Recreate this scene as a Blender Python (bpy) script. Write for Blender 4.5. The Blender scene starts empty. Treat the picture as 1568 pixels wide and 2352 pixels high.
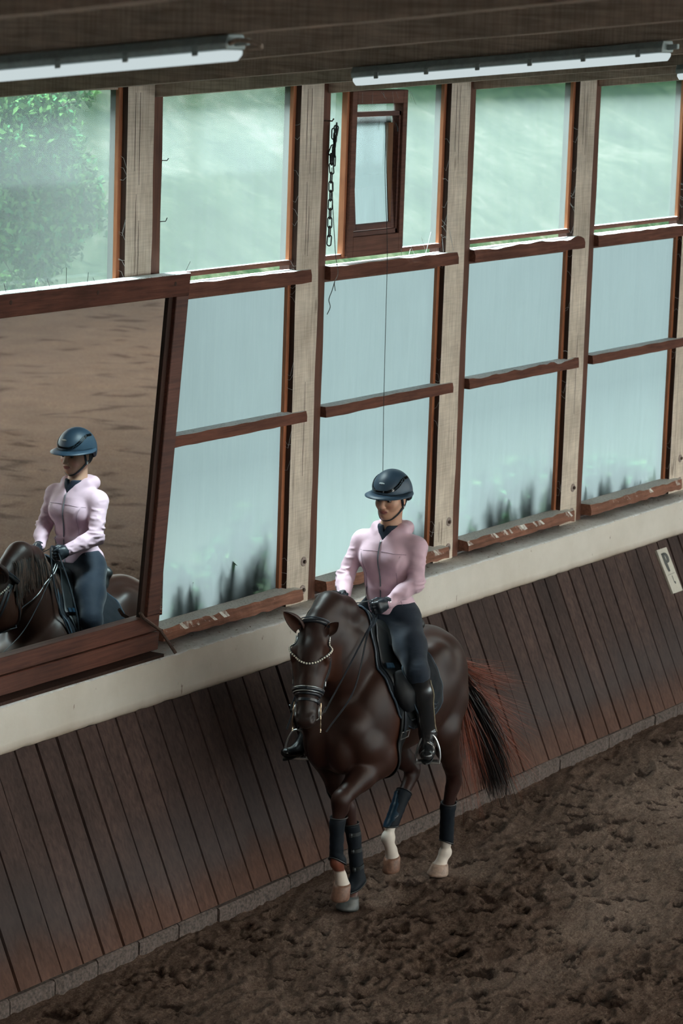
import bpy, bmesh, math, random
import numpy as np
from mathutils import Vector, Matrix
random.seed(7); RNG = np.random.RandomState(7)
scene = bpy.context.scene
COL = scene.collection
CAM = np.array([0.0, -9.699, 5.35])

# ------------------------------------------------------------------ camera
def build_camera():
    f = 6700.0                                    # focal length in px of a 1568x2352 frame
    v = np.array([5000.0, 110.0]) - np.array([784.0, 1176.0])
    X = np.array([v[0], -v[1], -f]); X /= np.linalg.norm(X)
    s = -.034; D = f*f/(-(v[0]*s + v[1]))
    dn = np.array([s*D, -D, -f]); dn /= np.linalg.norm(dn)
    Z = -dn; Y = np.cross(Z, X)
    Rm = np.stack([X, Y, Z], 1)                   # world -> camera
    cd = bpy.data.cameras.new('camera'); co = bpy.data.objects.new('camera', cd); COL.objects.link(co)
    M = Matrix([[*Rm.T[i], CAM[i]] for i in range(3)] + [[0, 0, 0, 1]])
    co.matrix_world = M
    cd.sensor_fit = 'VERTICAL'; cd.sensor_height = 36.0; cd.sensor_width = 24.0
    cd.lens = f/2352*36; cd.clip_start = .1; cd.clip_end = 500
    cd.dof.use_dof = True; cd.dof.focus_distance = 16.7; cd.dof.aperture_fstop = 5.0
    scene.camera = co
    return Rm
RM = build_camera()
F_PX = 6700.0
def ray(px, py): return RM.T @ np.array([px-784.0, -(py-1176.0), -F_PX])
def on_y(px, py, y): d = ray(px, py); return CAM + d*((y-CAM[1])/d[1])
def on_x(px, py, x): d = ray(px, py); return CAM + d*(x/d[0])

# ------------------------------------------------------------------ world, light, exposure
w = bpy.data.worlds.new('overcast'); scene.world = w; w.use_nodes = True
nt = w.node_tree; nt.nodes.clear()
o_ = nt.nodes.new('ShaderNodeOutputWorld'); b_ = nt.nodes.new('ShaderNodeBackground')
g_ = nt.nodes.new('ShaderNodeTexCoord'); s_ = nt.nodes.new('ShaderNodeSeparateXYZ'); r_ = nt.nodes.new('ShaderNodeValToRGB')
nt.links.new(g_.outputs['Generated'], s_.inputs[0]); nt.links.new(s_.outputs[2], r_.inputs[0])
r_.color_ramp.elements[0].position = 0.0; r_.color_ramp.elements[0].color = (.68, .79, .80, 1)
r_.color_ramp.elements[1].position = 0.8; r_.color_ramp.elements[1].color = (.76, .88, .95, 1)
nt.links.new(r_.outputs[0], b_.inputs[0]); b_.inputs[1].default_value = 8.0
nt.links.new(b_.outputs[0], o_.inputs[0])
sl = bpy.data.lights.new('veiled_sun', 'SUN'); sl.energy = 68.0; sl.angle = math.radians(24); sl.color = (.93, .97, 1.0)
so_ = bpy.data.objects.new('veiled_sun', sl); COL.objects.link(so_)
so_.rotation_euler = Vector((.03, -.435, -1.0)).to_track_quat('-Z', 'Y').to_euler(); so_.location = (14, 8, 20)
scene.view_settings.view_transform = 'Standard'; scene.view_settings.look = 'None'
scene.view_settings.gamma = 1.0; scene.view_settings.use_curve_mapping = False
scene.view_settings.exposure = 0.14
cy = scene.cycles
cy.use_denoising = True; cy.max_bounces = 7; cy.diffuse_bounces = 4; cy.glossy_bounces = 4
cy.transparent_max_bounces = 16; cy.transmission_bounces = 4; cy.sample_clamp_indirect = 8.0
cy.caustics_reflective = False; cy.caustics_refractive = False

def portal(name, loc, rot, sx, sy):
    L = bpy.data.lights.new(name, 'AREA'); L.shape = 'RECTANGLE'; L.size = sx; L.size_y = sy
    L.cycles.is_portal = True
    o = bpy.data.objects.new(name, L); o.location = loc; o.rotation_euler = rot; COL.objects.link(o)
# portals only steer the sampling of the sky through the openings, they give no light of their own
#portal('window_portal', (21, .30, 3.2), (math.radians(-90), 0, 0), 34, 3.4)
#portal('far_side_portal', (20, -27.3, 3.6), (math.radians(90), 0, 0), 60, 3.4)

# ------------------------------------------------------------------ small helpers
def link(o, parent=None):
    COL.objects.link(o)
    if parent is not None: o.parent = parent
    return o
def mesh_obj(name, V, F, mat=None, parent=None, smooth=False, col=None):
    me = bpy.data.meshes.new(name)
    V = np.asarray(V, dtype=np.float32)
    if isinstance(F, np.ndarray):
        n, k = F.shape
        me.vertices.add(len(V)); me.vertices.foreach_set('co', V.ravel())
        me.loops.add(n*k); me.loops.foreach_set('vertex_index', F.ravel().astype(np.int32))
        me.polygons.add(n); me.polygons.foreach_set('loop_start', np.arange(0, n*k, k, dtype=np.int32))
        try: me.polygons.foreach_set('loop_total', np.full(n, k, dtype=np.int32))
        except Exception: pass
        me.update(calc_edges=True); me.validate()
    else:
        me.from_pydata([tuple(map(float, v)) for v in V], [], F)
        bm = bmesh.new(); bm.from_mesh(me); bmesh.ops.recalc_face_normals(bm, faces=bm.faces); bm.to_mesh(me); bm.free(); me.update()
    if smooth: me.polygons.foreach_set('use_smooth', [True]*len(me.polygons))
    if col is not None:
        a = me.color_attributes.new('tint', 'FLOAT_COLOR', 'POINT')
        c = np.ones((len(V), 4), dtype=np.float32); c[:, :3] = col; a.data.foreach_set('color', c.ravel())
    if mat is not None:
        for m in (mat if isinstance(mat, (list, tuple)) else [mat]): me.materials.append(m)
    return link(bpy.data.objects.new(name, me), parent)
def empty(name, loc=(0, 0, 0), parent=None):
    o = bpy.data.objects.new(name, None); o.empty_display_size = .1; o.location = loc
    return link(o, parent)
def tag(o, label=None, cat=None, group=None, kind=None):
    if label: o['label'] = label
    if cat: o['category'] = cat
    if group: o['group'] = group
    if kind: o['kind'] = kind
    return o
def structure(o): o['kind'] = 'structure'; return o
def structure_root(name):
    o = empty(name); o['kind'] = 'structure'; return o
QUADS = [(0, 1, 2, 3), (7, 6, 5, 4), (0, 4, 5, 1), (1, 5, 6, 2), (2, 6, 7, 3), (3, 7, 4, 0)]
class MB:
    def __init__(s): s.V = []; s.F = []
    def add(s, V, F):
        n = len(s.V); s.V += [tuple(map(float, v)) for v in V]; s.F += [tuple(i+n for i in f) for f in F]; return s
    def hexa(s, c): return s.add(c, QUADS)
    def box(s, x0, x1, y0, y1, z0, z1):
        return s.hexa([(x0, y0, z0), (x0, y1, z0), (x1, y1, z0), (x1, y0, z0), (x0, y0, z1), (x0, y1, z1), (x1, y1, z1), (x1, y0, z1)])
    def tube(s, P, r, n=8, cap=True):
        P = [np.array(p, float) for p in P]; N = len(P)
        R = r if hasattr(r, '__len__') else [r]*N
        T = [P[min(i+1, N-1)] - P[max(i-1, 0)] for i in range(N)]
        T = [t/(np.linalg.norm(t)+1e-9) for t in T]
        up = np.array([0, 0, 1.0]) if abs(T[0][2]) < .9 else np.array([1.0, 0, 0])
        rings = []
        for i in range(N):
            a = np.cross(T[i], up); a /= np.linalg.norm(a)+1e-9; b = np.cross(a, T[i]); up = b
            rings.append([P[i] + R[i]*(math.cos(q)*a + math.sin(q)*b) for q in [2*math.pi*k/n for k in range(n)]])
        V = [v for rg in rings for v in rg]
        F = [(i*n+k, i*n+(k+1) % n, (i+1)*n+(k+1) % n, (i+1)*n+k) for i in range(N-1) for k in range(n)]
        if cap: F += [tuple(range(n))[::-1], tuple((N-1)*n+k for k in range(n))]
        return s.add(V, F)
    def ribbon(s, P, Nn, w, t):
        """flat strap: points P, outward normals Nn, width w, thickness t"""
        P = [np.array(p, float) for p in P]; N = len(P); rings = []
        W = w if hasattr(w, '__len__') else [w]*N
        for i in range(N):
            T = P[min(i+1, N-1)] - P[max(i-1, 0)]; T /= np.linalg.norm(T)+1e-9
            nn = np.array(Nn[i], float); nn -= T*nn.dot(T); nn /= np.linalg.norm(nn)+1e-9
            b = np.cross(T, nn)
            rings.append([P[i]-b*W[i]/2, P[i]+b*W[i]/2, P[i]+b*W[i]/2*.8+nn*t, P[i]-b*W[i]/2*.8+nn*t])
        V = [v for rg in rings for v in rg]
        F = [(i*4+k, i*4+(k+1) % 4, (i+1)*4+(k+1) % 4, (i+1)*4+k) for i in range(N-1) for k in range(4)]
        F += [(3, 2, 1, 0), tuple((N-1)*4+k for k in range(4))]
        return s.add(V, F)
    def build(s, name, mat=None, parent=None, smooth=False, bevel=0, kind=None, auto=False):
        o = mesh_obj(name, s.V, s.F, mat, parent, smooth)
        if bevel:
            m = o.modifiers.new('bevel', 'BEVEL'); m.width = bevel; m.segments = 1; m.limit_method = 'ANGLE'
        if kind: o['kind'] = kind
        return o
def box(name, x0, x1, y0, y1, z0, z1, mat, parent=None, bevel=0):
    return MB().box(x0, x1, y0, y1, z0, z1).build(name, mat, parent, bevel=bevel)
def ring_profile(center, axis, prof, n=24):
    """lathe: prof = [(r, h)] around axis"""
    ax = np.array(axis, float); ax /= np.linalg.norm(ax)
    u = np.cross(ax, [0, 0, 1.0] if abs(ax[2]) < .9 else [1.0, 0, 0]); u /= np.linalg.norm(u); v = np.cross(ax, u)
    V = [np.array(center) + ax*h + r*(math.cos(2*math.pi*k/n)*u + math.sin(2*math.pi*k/n)*v) for r, h in prof for k in range(n)]
    m = len(prof)
    F = [(i*n+k, i*n+(k+1) % n, (i+1)*n+(k+1) % n, (i+1)*n+k) for i in range(m-1) for k in range(n)]
    F += [tuple(range(n))[::-1], tuple((m-1)*n+k for k in range(n))]
    return V, F
def bez(P, n=12):
    """Catmull-Rom through P"""
    P = [np.array(p, float) for p in P]; Q = [2*P[0]-P[1]] + P + [2*P[-1]-P[-2]]; out = []
    for i in range(1, len(Q)-2):
        for k in range(n):
            t = k/n; a, b, c, d = Q[i-1], Q[i], Q[i+1], Q[i+2]
            out.append(.5*((2*b) + (-a+c)*t + (2*a-5*b+4*c-d)*t*t + (-a+3*b-3*c+d)*t**3))
    out.append(P[-1]); return out
def rough_board(x0, x1, yb, yf, z0, z1, n=24, amp=.006, seed=0, skew=0.0, topamp=None):
    """board along x with uneven (waney) front edges; yf front, yb back"""
    rg = np.random.RandomState(seed); V = []; F = []
    def wob(a):
        k = rg.normal(size=n+1); k = np.convolve(np.r_[k[0], k, k[-1]], [.25, .5, .25], 'valid'); return k*a
    wt, wf, wb, wy = wob(topamp if topamp is not None else amp), wob(amp), wob(amp*.6), wob(amp*.7)
    for i in range(n+1):
        x = x0 + (x1-x0)*i/n; sk = skew*(i/n)
        V += [(x, yb, z0+wb[i]), (x, yf+sk+wy[i]*.4, z0+wb[i]), (x, yf+sk+wy[i], (z0+z1)/2), (x, yf+sk+.006+abs(wf[i]), z1+wt[i]-.004), (x, yb, z1)]
        if i:
            a = (i-1)*5; b = i*5
            F += [(a+k, a+(k+1) % 5, b+(k+1) % 5, b+k) for k in range(5)]
    F += [(4, 3, 2, 1, 0), tuple(n*5+k for k in range(5))]
    return V, [f[::-1] for f in F]

# ------------------------------------------------------------------ vector noise (numpy)
def vnoise(P, seed=0):
    P = np.asarray(P, float); i = np.floor(P).astype(np.int64); f = P-i; f = f*f*(3-2*f)
    def h(a):
        r = np.full(a.shape[:-1], seed*374761393 & 0xffffffff, dtype=np.uint64)
        for k, m in enumerate((73856093, 19349663, 83492791)[:a.shape[-1]]):
            r = (r ^ ((a[..., k].astype(np.int64) & 0xffffffff).astype(np.uint64)*np.uint64(m))) & np.uint64(0xffffffff)
            r = (r*np.uint64(2654435761)) & np.uint64(0xffffffff); r ^= r >> np.uint64(15)
        return (r & np.uint64(0xffffff)).astype(float)/0xffffff
    d = P.shape[-1]; out = 0
    for c in range(2**d):
        off = np.array([(c >> k) & 1 for k in range(d)]); wgt = np.ones(P.shape[:-1])
        for k in range(d): wgt = wgt*(f[..., k] if off[k] else 1-f[..., k])
        out = out + wgt*h(i+off)
    return out*2-1

# ------------------------------------------------------------------ materials
class NT:
    def __init__(s, name):
        s.m = bpy.data.materials.new(name); s.m.use_nodes = True; s.t = s.m.node_tree; s.t.nodes.clear()
        s.out = s.n('ShaderNodeOutputMaterial')
    def n(s, typ, **kw):
        q = s.t.nodes.new(typ)
        for k, v in kw.items():
            if k.startswith('i_'): q.inputs[k[2:].replace('_', ' ')].default_value = v
            elif k == 'ins':
                for a, b in v.items(): q.inputs[a].default_value = b
            else: setattr(q, k, v)
        return q
    def l(s, a, b): s.t.links.new(a, b)
    def pos(s, scale=(1, 1, 1), obj=False):
        c = s.n('ShaderNodeTexCoord'); m = s.n('ShaderNodeMapping'); m.inputs['Scale'].default_value = scale
        if obj: s.l(c.outputs['Object'], m.inputs[0])
        else: g = s.n('ShaderNodeNewGeometry'); s.l(g.outputs['Position'], m.inputs[0])
        return m.outputs[0]
    def noise(s, vec, scale=5, detail=4, rough=.55, dist=0):
        q = s.n('ShaderNodeTexNoise'); s.l(vec, q.inputs['Vector']); q.inputs['Scale'].default_value = scale
        q.inputs['Detail'].default_value = detail; q.inputs['Roughness'].default_value = rough; q.inputs['Distortion'].default_value = dist
        return q.outputs[0]
    def ramp(s, fac, stops):
        q = s.n('ShaderNodeValToRGB'); e = q.color_ramp.elements
        while len(e) < len(stops): e.new(.5)
        for el, (p, c) in zip(e, stops): el.position = p; el.color = (*c, 1) if len(c) == 3 else c
        s.l(fac, q.inputs[0]); return q.outputs[0]
    def mix(s, a, b, fac, mode='MIX'):
        q = s.n('ShaderNodeMix'); q.data_type = 'RGBA'; q.blend_type = mode
        for sock, v in ((q.inputs[0], fac), (q.inputs[6], a), (q.inputs[7], b)):
            if isinstance(v, bpy.types.NodeSocket): s.l(v, sock)
            elif isinstance(v, (int, float)): sock.default_value = v
            else: sock.default_value = (*v, 1)
        return q.outputs[2]
    def math(s, op, a, b=0.0, clamp=False):
        q = s.n('ShaderNodeMath'); q.operation = op; q.use_clamp = clamp
        for sock, v in ((q.inputs[0], a), (q.inputs[1], b)):
            if isinstance(v, bpy.types.NodeSocket): s.l(v, sock)
            else: sock.default_value = v
        return q.outputs[0]
    def bump(s, h, strength=.3, dist=.01):
        q = s.n('ShaderNodeBump'); q.inputs['Strength'].default_value = strength; q.inputs['Distance'].default_value = dist
        s.l(h, q.inputs['Height']); return q.outputs[0]
    def bsdf(s, color, rough=.6, normal=None, **kw):
        q = s.n('ShaderNodeBsdfPrincipled')
        if isinstance(color, bpy.types.NodeSocket): s.l(color, q.inputs['Base Color'])
        else: q.inputs['Base Color'].default_value = (*color, 1)
        if isinstance(rough, bpy.types.NodeSocket): s.l(rough, q.inputs['Roughness'])
        else: q.inputs['Roughness'].default_value = rough
        if normal is not None: s.l(normal, q.inputs['Normal'])
        for k, v in kw.items(): q.inputs[k.replace('_', ' ')].default_value = v
        s.l(q.outputs[0], s.out.inputs[0]); return q

def wood(name, base, dark, grain='z', sawn=0.0, rough=.75, stretch=22, knots=.0, bump=.25, sheen=None, spec=.3, crack=0.0):
    t = NT(name)
    sc = {'z': (1, 1, 1/stretch), 'x': (1/stretch, 1, 1), 'y': (1, 1/stretch, 1)}[grain]
    v = t.pos(sc); n1 = t.noise(v, 55, 5, .6, .6); n2 = t.noise(t.pos((1, 1, 1)), 2.3, 4, .6)
    c = t.ramp(n1, [(.25, dark), (.62, base)])
    tone = t.ramp(n2, [(.25, (.62, .60, .58)), (.7, (1.15, 1.12, 1.1))])
    c = t.mix(c, tone, 1.0, 'MULTIPLY'); h = n1
    if sawn:
        sv = {'z': (3, 3, 60), 'x': (60, 3, 3), 'y': (3, 60, 3)}[grain]
        n3 = t.noise(t.pos(sv), 1.6, 2, .5)
        c = t.mix(c, t.ramp(n3, [(.35, (.78, .76, .74)), (.6, (1.08, 1.08, 1.08))]), sawn, 'MULTIPLY')
        h = t.math('ADD', n1, t.math('MULTIPLY', n3, .8))
    if knots:
        vv = t.n('ShaderNodeTexVoronoi'); vv.inputs['Scale'].default_value = 3.1
        t.l(t.pos({'z': (1, 1, .35), 'x': (.35, 1, 1), 'y': (1, .35, 1)}[grain]), vv.inputs['Vector'])
        k = t.ramp(vv.outputs['Distance'], [(.03, (.25, .16, .11)), (.075, (1, 1, 1))])
        c = t.mix(c, k, knots, 'MULTIPLY')
    if crack:
        n4 = t.noise(t.pos({'z': (1, 1, .03), 'x': (.03, 1, 1), 'y': (1, .03, 1)}[grain]), 30, 2, .5, 1.2)
        k = t.ramp(n4, [(.30, (.16, .12, .10)), (.325, (1, 1, 1))])
        c = t.mix(c, k, crack, 'MULTIPLY')
    t.bsdf(c, rough, t.bump(h, bump, .004), Specular_IOR_Level=spec)
    return t.m
def plain(name, color, rough=.5, metal=0, spec=.5, noise_amt=.25, nscale=30, bump=0, **kw):
    t = NT(name); n = t.noise(t.pos((1, 1, 1)), nscale, 4, .6)
    lo = tuple(c*(1-noise_amt) for c in color); hi = tuple(min(1, c*(1+noise_amt*.6)) for c in color)
    c = t.ramp(n, [(.3, lo), (.7, hi)])
    t.bsdf(c, rough, t.bump(n, bump, .003) if bump else None, Metallic=metal, Specular_IOR_Level=spec, **kw)
    return t.m

M = {}
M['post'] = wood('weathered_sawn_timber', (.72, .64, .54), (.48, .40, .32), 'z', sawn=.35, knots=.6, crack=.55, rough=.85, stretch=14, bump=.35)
M['post_dark'] = wood('dark_and_shaded_wood', (.050, .022, .014), (.022, .011, .008), 'z', rough=.8)
M['batten'] = wood('brown_stained_wood', (.15, .062, .038), (.075, .032, .020), 'z', rough=.7)
M['bead'] = wood('orange_brown_wood', (.42, .16, .075), (.30, .10, .045), 'z', rough=.5, bump=.1)
M['rail'] = wood('red_brown_painted_board', (.17, .075, .052), (.080, .034, .024), 'x', rough=.75, knots=.4)
M['mirror_wood'] = wood('mirror_frame_wood', (.130, .050, .034), (.055, .022, .016), 'x', rough=.6, knots=.8)
M['rafter'] = wood('rafter_timber', (.52, .43, .35), (.30, .24, .19), 'y', sawn=.6, rough=.9, knots=.5, stretch=14)
M['roof'] = wood('roof_boards', (.06, .04, .03), (.03, .02, .015), 'x', rough=.9)
def dusty_top(name, base, dark, grain='x', dust=(.90, .92, .92), thr=.45):
    """painted board whose upward faces carry pale dust"""
    t = NT(name)
    v = t.pos({'x': (1/16, 1, 1), 'z': (1, 1, 1/16)}[grain]); n1 = t.noise(v, 50, 5, .6, .5)
    c = t.mix(t.ramp(n1, [(.25, dark), (.65, base)]), t.ramp(t.noise(t.pos(), 3, 3), [(.3, (.7, .68, .66)), (.7, (1.15, 1.12, 1.1))]), 1, 'MULTIPLY')
    g = t.n('ShaderNodeNewGeometry'); s = t.n('ShaderNodeSeparateXYZ'); t.l(g.outputs['Normal'], s.inputs[0])
    n2 = t.noise(t.pos(), 24, 6, .7)
    f = t.math('ADD', s.outputs[2], t.math('MULTIPLY', t.math('SUBTRACT', n2, .5), .5))
    f = t.ramp(f, [(thr, (0, 0, 0)), (thr+.15, (1, 1, 1))])
    n3 = t.noise(t.pos(), 70, 5, .7)
    dcol = t.ramp(n3, [(.32, tuple(x*.50 for x in dust)), (.46, tuple(x*.92 for x in dust)), (.75, dust)])
    t.bsdf(t.mix(c, dcol, f), .85, t.bump(t.math('ADD', n1, n2), .35, .006), Specular_IOR_Level=.2)
    return t.m
M['rail_dusty'] = dusty_top('dusty_red_brown_board', (.17, .070, .048), (.080, .034, .024))
M['sill'] = dusty_top('dusty_rough_sill', (.26, .125, .085), (.12, .055, .038), dust=(.88, .88, .83), thr=.40)
M['mirror_top'] = dusty_top('dusty_mirror_frame', (.130, .050, .034), (.055, .022, .016), thr=.6)
# plaster wall
def plaster():
    t = NT('off_white_plaster'); p = t.pos()
    n = t.noise(p, 1.4, 5, .6); n2 = t.noise(p, 45, 5, .65)
    c = t.ramp(n, [(.3, (.56, .51, .44)), (.7, (.72, .67, .60))])
    sp = t.noise(t.pos((1, 1, .45)), 16, 4, .7)
    c = t.mix(c, (.20, .13, .09), t.ramp(sp, [(.685, (0, 0, 0)), (.72, (.65, .65, .65))]))
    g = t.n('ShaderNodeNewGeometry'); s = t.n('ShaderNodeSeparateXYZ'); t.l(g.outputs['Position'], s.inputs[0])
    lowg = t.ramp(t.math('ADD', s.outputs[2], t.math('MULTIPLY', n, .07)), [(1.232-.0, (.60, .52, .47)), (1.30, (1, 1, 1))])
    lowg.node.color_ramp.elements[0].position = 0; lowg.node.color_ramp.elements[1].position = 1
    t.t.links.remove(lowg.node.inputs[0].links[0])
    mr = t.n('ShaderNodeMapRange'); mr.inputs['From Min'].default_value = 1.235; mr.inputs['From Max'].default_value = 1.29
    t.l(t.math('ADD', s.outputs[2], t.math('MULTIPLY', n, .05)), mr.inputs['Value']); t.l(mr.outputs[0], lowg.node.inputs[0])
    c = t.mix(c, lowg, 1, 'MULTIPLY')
    # dusty ledge on top
    g2 = t.n('ShaderNodeSeparateXYZ'); t.l(g.outputs['Normal'], g2.inputs[0])
    n3 = t.noise(p, 30, 6, .72)
    d = t.ramp(n3, [(.30, (.24, .20, .17)), (.38, (.66, .66, .63)), (.7, (.86, .88, .87))])
    c = t.mix(c, d, t.ramp(t.math('ADD', g2.outputs[2], t.math('MULTIPLY', t.math('SUBTRACT', n3, .5), .6)), [(.45, (0, 0, 0)), (.6, (1, 1, 1))]))
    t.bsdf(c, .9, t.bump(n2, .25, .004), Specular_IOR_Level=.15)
    return t.m
M['plaster'] = plaster()
def kick():
    t = NT('stained_kickboard'); v = t.pos((1, 1, .07), obj=True)
    n1 = t.noise(v, 40, 5, .6, .5); n2 = t.noise(t.pos((1, 1, .5)), 2.2, 5, .62)
    oi = t.n('ShaderNodeObjectInfo')
    c = t.ramp(n1, [(.25, (.030, .019, .017)), (.66, (.074, .049, .043))])
    c = t.mix(c, t.ramp(n2, [(.28, (.55, .53, .53)), (.7, (1.18, 1.12, 1.08))]), 1, 'MULTIPLY')
    c = t.mix(c, t.ramp(oi.outputs['Random'], [(0, (.80, .78, .78)), (1, (1.14, 1.10, 1.08))]), 1, 'MULTIPLY')
    g = t.n('ShaderNodeNewGeometry'); s = t.n('ShaderNodeSeparateXYZ'); t.l(g.outputs['Position'], s.inputs[0])
    zz = t.math('ADD', s.outputs[2], t.math('MULTIPLY', t.math('SUBTRACT', n2, .5), .35))
    f = t.ramp(zz, [(.17, (1, 1, 1)), (.36, (0, 0, 0))])       # rusty, sand-scoured foot
    c = t.mix(c, t.ramp(n1, [(.2, (.085, .034, .018)), (.7, (.14, .058, .032))]), t.math('MULTIPLY', f, .38))
    f2 = t.ramp(zz, [(.26, (0, 0, 0)), (.42, (1, 1, 1)), (.74, (0, 0, 0))])  # greyish kick grime band
    c = t.mix(c, (.055, .045, .044), t.math('MULTIPLY', f2, .5))
    sm = t.noise(t.pos((1, 1, .4)), 9, 4, .7)
    c = t.mix(c, (.026, .018, .016), t.ramp(sm, [(.67, (0, 0, 0)), (.74, (.75, .75, .75))]))
    t.bsdf(c, .8, t.bump(n1, .25, .003), Specular_IOR_Level=.25)
    return t.m
M['kick'] = kick()
def sandmat():
    t = NT('footing_sand'); p = t.pos()
    big = t.noise(p, 1.1, 4, .6); mid = t.noise(t.pos((1.0, 1.4, 1)), 52, 6, .78, .6); fine = t.noise(p, 240, 4, .75)
    fib = t.noise(t.pos((1, 2.6, 1)), 95, 5, .8, 1.8)
    c = t.ramp(mid, [(.32, (.115, .070, .053)), (.50, (.24, .158, .120)), (.70, (.43, .315, .245))])
    c = t.mix(c, t.ramp(fib, [(.34, (.50, .47, .45)), (.52, (1, 1, 1)), (.70, (1.42, 1.38, 1.32))]), 1, 'MULTIPLY')
    c = t.mix(c, t.ramp(big, [(.3, (.85, .84, .84)), (.7, (1.1, 1.1, 1.1))]), 1, 'MULTIPLY')
    va = t.n('ShaderNodeVertexColor'); va.layer_name = 'tint'; pit = t.noise(t.pos((1, 1, 1)), 60, 4, .7)
    sp = t.n('ShaderNodeSeparateColor'); t.l(va.outputs[0], sp.inputs[0])
    pf = t.ramp(t.math('ADD', sp.outputs[0], t.math('MULTIPLY', t.math('SUBTRACT', pit, .5), .8)), [(.42, (.30, .27, .26)), (.78, (1, 1, 1))])
    c = t.mix(c, pf, 1, 'MULTIPLY')      # darker sand in the dug pits and far patches
    h = t.math('ADD', t.math('MULTIPLY', mid, 1.6), t.math('ADD', t.math('MULTIPLY', fib, .9), t.math('MULTIPLY', fine, .35)))
    t.bsdf(c, .95, t.bump(h, 1.0, .028), Specular_IOR_Level=.12)
    return t.m
M['sand'] = sandmat()
M['curb'] = plain('granite_curb', (.095, .070, .060), .9, noise_amt=.7, nscale=55, bump=.5)
M['iron'] = plain('rusty_iron', (.09, .055, .040), .6, metal=.3, noise_amt=.5, nscale=60)
M['washer'] = plain('galvanised_washer', (.30, .23, .20), .55, metal=.35, noise_amt=.35, nscale=80)
M['black_iron'] = plain('black_iron', (.012, .012, .012), .5, metal=.3)
M['cord'] = plain('old_cord', (.10, .09, .08), .9)
M['sign_white'] = plain('sign_board_paint', (.50, .47, .40), .6, noise_amt=.1)
M['sign_black'] = plain('sign_letter_paint', (.012, .016, .014), .5)
M['lamp_body'] = plain('lamp_housing_grey', (.30, .36, .35), .5, noise_amt=.2)
def emis(name, col, st):
    t = NT(name); e = t.n('ShaderNodeEmission'); e.inputs[0].default_value = (*col, 1); e.inputs[1].default_value = st
    t.l(e.outputs[0], t.out.inputs[0]); return t.m
M['lamp_glow'] = emis('lit_diffuser', (.80, .92, .94), .66)
# clear, slightly dirty glass: see-through + fresnel mirror + a film of dust that scatters daylight
def pane(name, haze, hazecol, streak=.3, refl=1.0, tint=(.87, .94, .93), lo=None, rough=None):
    t = NT(name)
    if rough is None: tr = t.n('ShaderNodeBsdfTransparent'); tr.inputs[0].default_value = (*tint, 1)
    else: tr = t.n('ShaderNodeBsdfRefraction'); tr.inputs[0].default_value = (*tint, 1); tr.inputs['Roughness'].default_value = rough; tr.inputs['IOR'].default_value = 1.25
    tl = t.n('ShaderNodeBsdfTranslucent'); df = t.n('ShaderNodeBsdfDiffuse'); gl = t.n('ShaderNodeBsdfGlossy')
    gl.inputs['Roughness'].default_value = .04; gl.inputs[0].default_value = (.9, .95, 1, 1)
    st = t.noise(t.pos((1, 1, .07)), 24, 5, .65, .3); bl = t.noise(t.pos(), 1.7, 3, .6)
    c = t.ramp(t.math('ADD', t.math('MULTIPLY', st, .7), t.math('MULTIPLY', bl, .3)), [(.3, tuple(x*.90 for x in hazecol)), (.7, hazecol)])
    t.l(c, tl.inputs[0]); t.l(c, df.inputs[0])
    mh = t.n('ShaderNodeMixShader'); mh.inputs[0].default_value = .12; t.l(tl.outputs[0], mh.inputs[1]); t.l(df.outputs[0], mh.inputs[2])
    fac = t.math('ADD', t.math('MULTIPLY', t.math('SUBTRACT', st, .5), streak), haze, clamp=True)
    if lo is not None:                                # frosting thins out towards the foot of the pane
        g = t.n('ShaderNodeNewGeometry'); s = t.n('ShaderNodeSeparateXYZ'); t.l(g.outputs['Position'], s.inputs[0])
        mr = t.n('ShaderNodeMapRange'); mr.inputs['From Min'].default_value = 1.6; mr.inputs['From Max'].default_value = 2.45
        mr.inputs['To Min'].default_value = lo; mr.inputs['To Max'].default_value = 1.0
        t.l(s.outputs[2], mr.inputs['Value']); fac = t.math('MULTIPLY', fac, mr.outputs[0])
    m1 = t.n('ShaderNodeMixShader'); t.l(fac, m1.inputs[0]); t.l(tr.outputs[0], m1.inputs[1]); t.l(mh.outputs[0], m1.inputs[2])
    gg = t.n('ShaderNodeNewGeometry'); vd = t.n('ShaderNodeVectorMath'); vd.operation = 'DOT_PRODUCT'
    t.l(gg.outputs['Normal'], vd.inputs[0]); t.l(gg.outputs['Incoming'], vd.inputs[1])
    om = t.math('SUBTRACT', 1.0, t.math('ABSOLUTE', vd.outputs['Value']))
    fres = t.math('ADD', .035, t.math('MULTIPLY', t.math('POWER', om, 5.0), .9))
    m2 = t.n('ShaderNodeMixShader'); t.l(t.math('MULTIPLY', fres, refl), m2.inputs[0])
    t.l(m1.outputs[0], m2.inputs[1]); t.l(gl.outputs[0], m2.inputs[2]); t.l(m2.outputs[0], t.out.inputs[0])
    return t.m
M['glass'] = pane('dusty_clear_glass', .36, (.122, .142, .136), .18, .30)
M['frosted'] = pane('frosted_glass', .86, (.182, .212, .212), .12, .10, lo=.58, rough=.285)
def mirror_mat():
    t = NT('mirror_silvering'); b = t.bsdf((.86, .92, .93), .012, None, Metallic=1.0); return t.m
M['mirror'] = mirror_mat()
def grass():
    t = NT('grassy_slope'); p = t.pos()
    a = t.noise(p, .7, 5, .6); b = t.noise(t.pos((1, 1, .5)), 5, 6, .75, 1.0)
    c = t.ramp(t.math('ADD', t.math('MULTIPLY', a, .6), t.math('MULTIPLY', b, .4)), [(.40, (.005, .012, .006)), (.48, (.011, .020, .010)), (.55, (.023, .031, .018)), (.63, (.048, .049, .037))])
    t.bsdf(c, 1.0, t.bump(b, .6, .05), Specular_IOR_Level=.0); return t.m
M['grass'] = grass()
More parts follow.
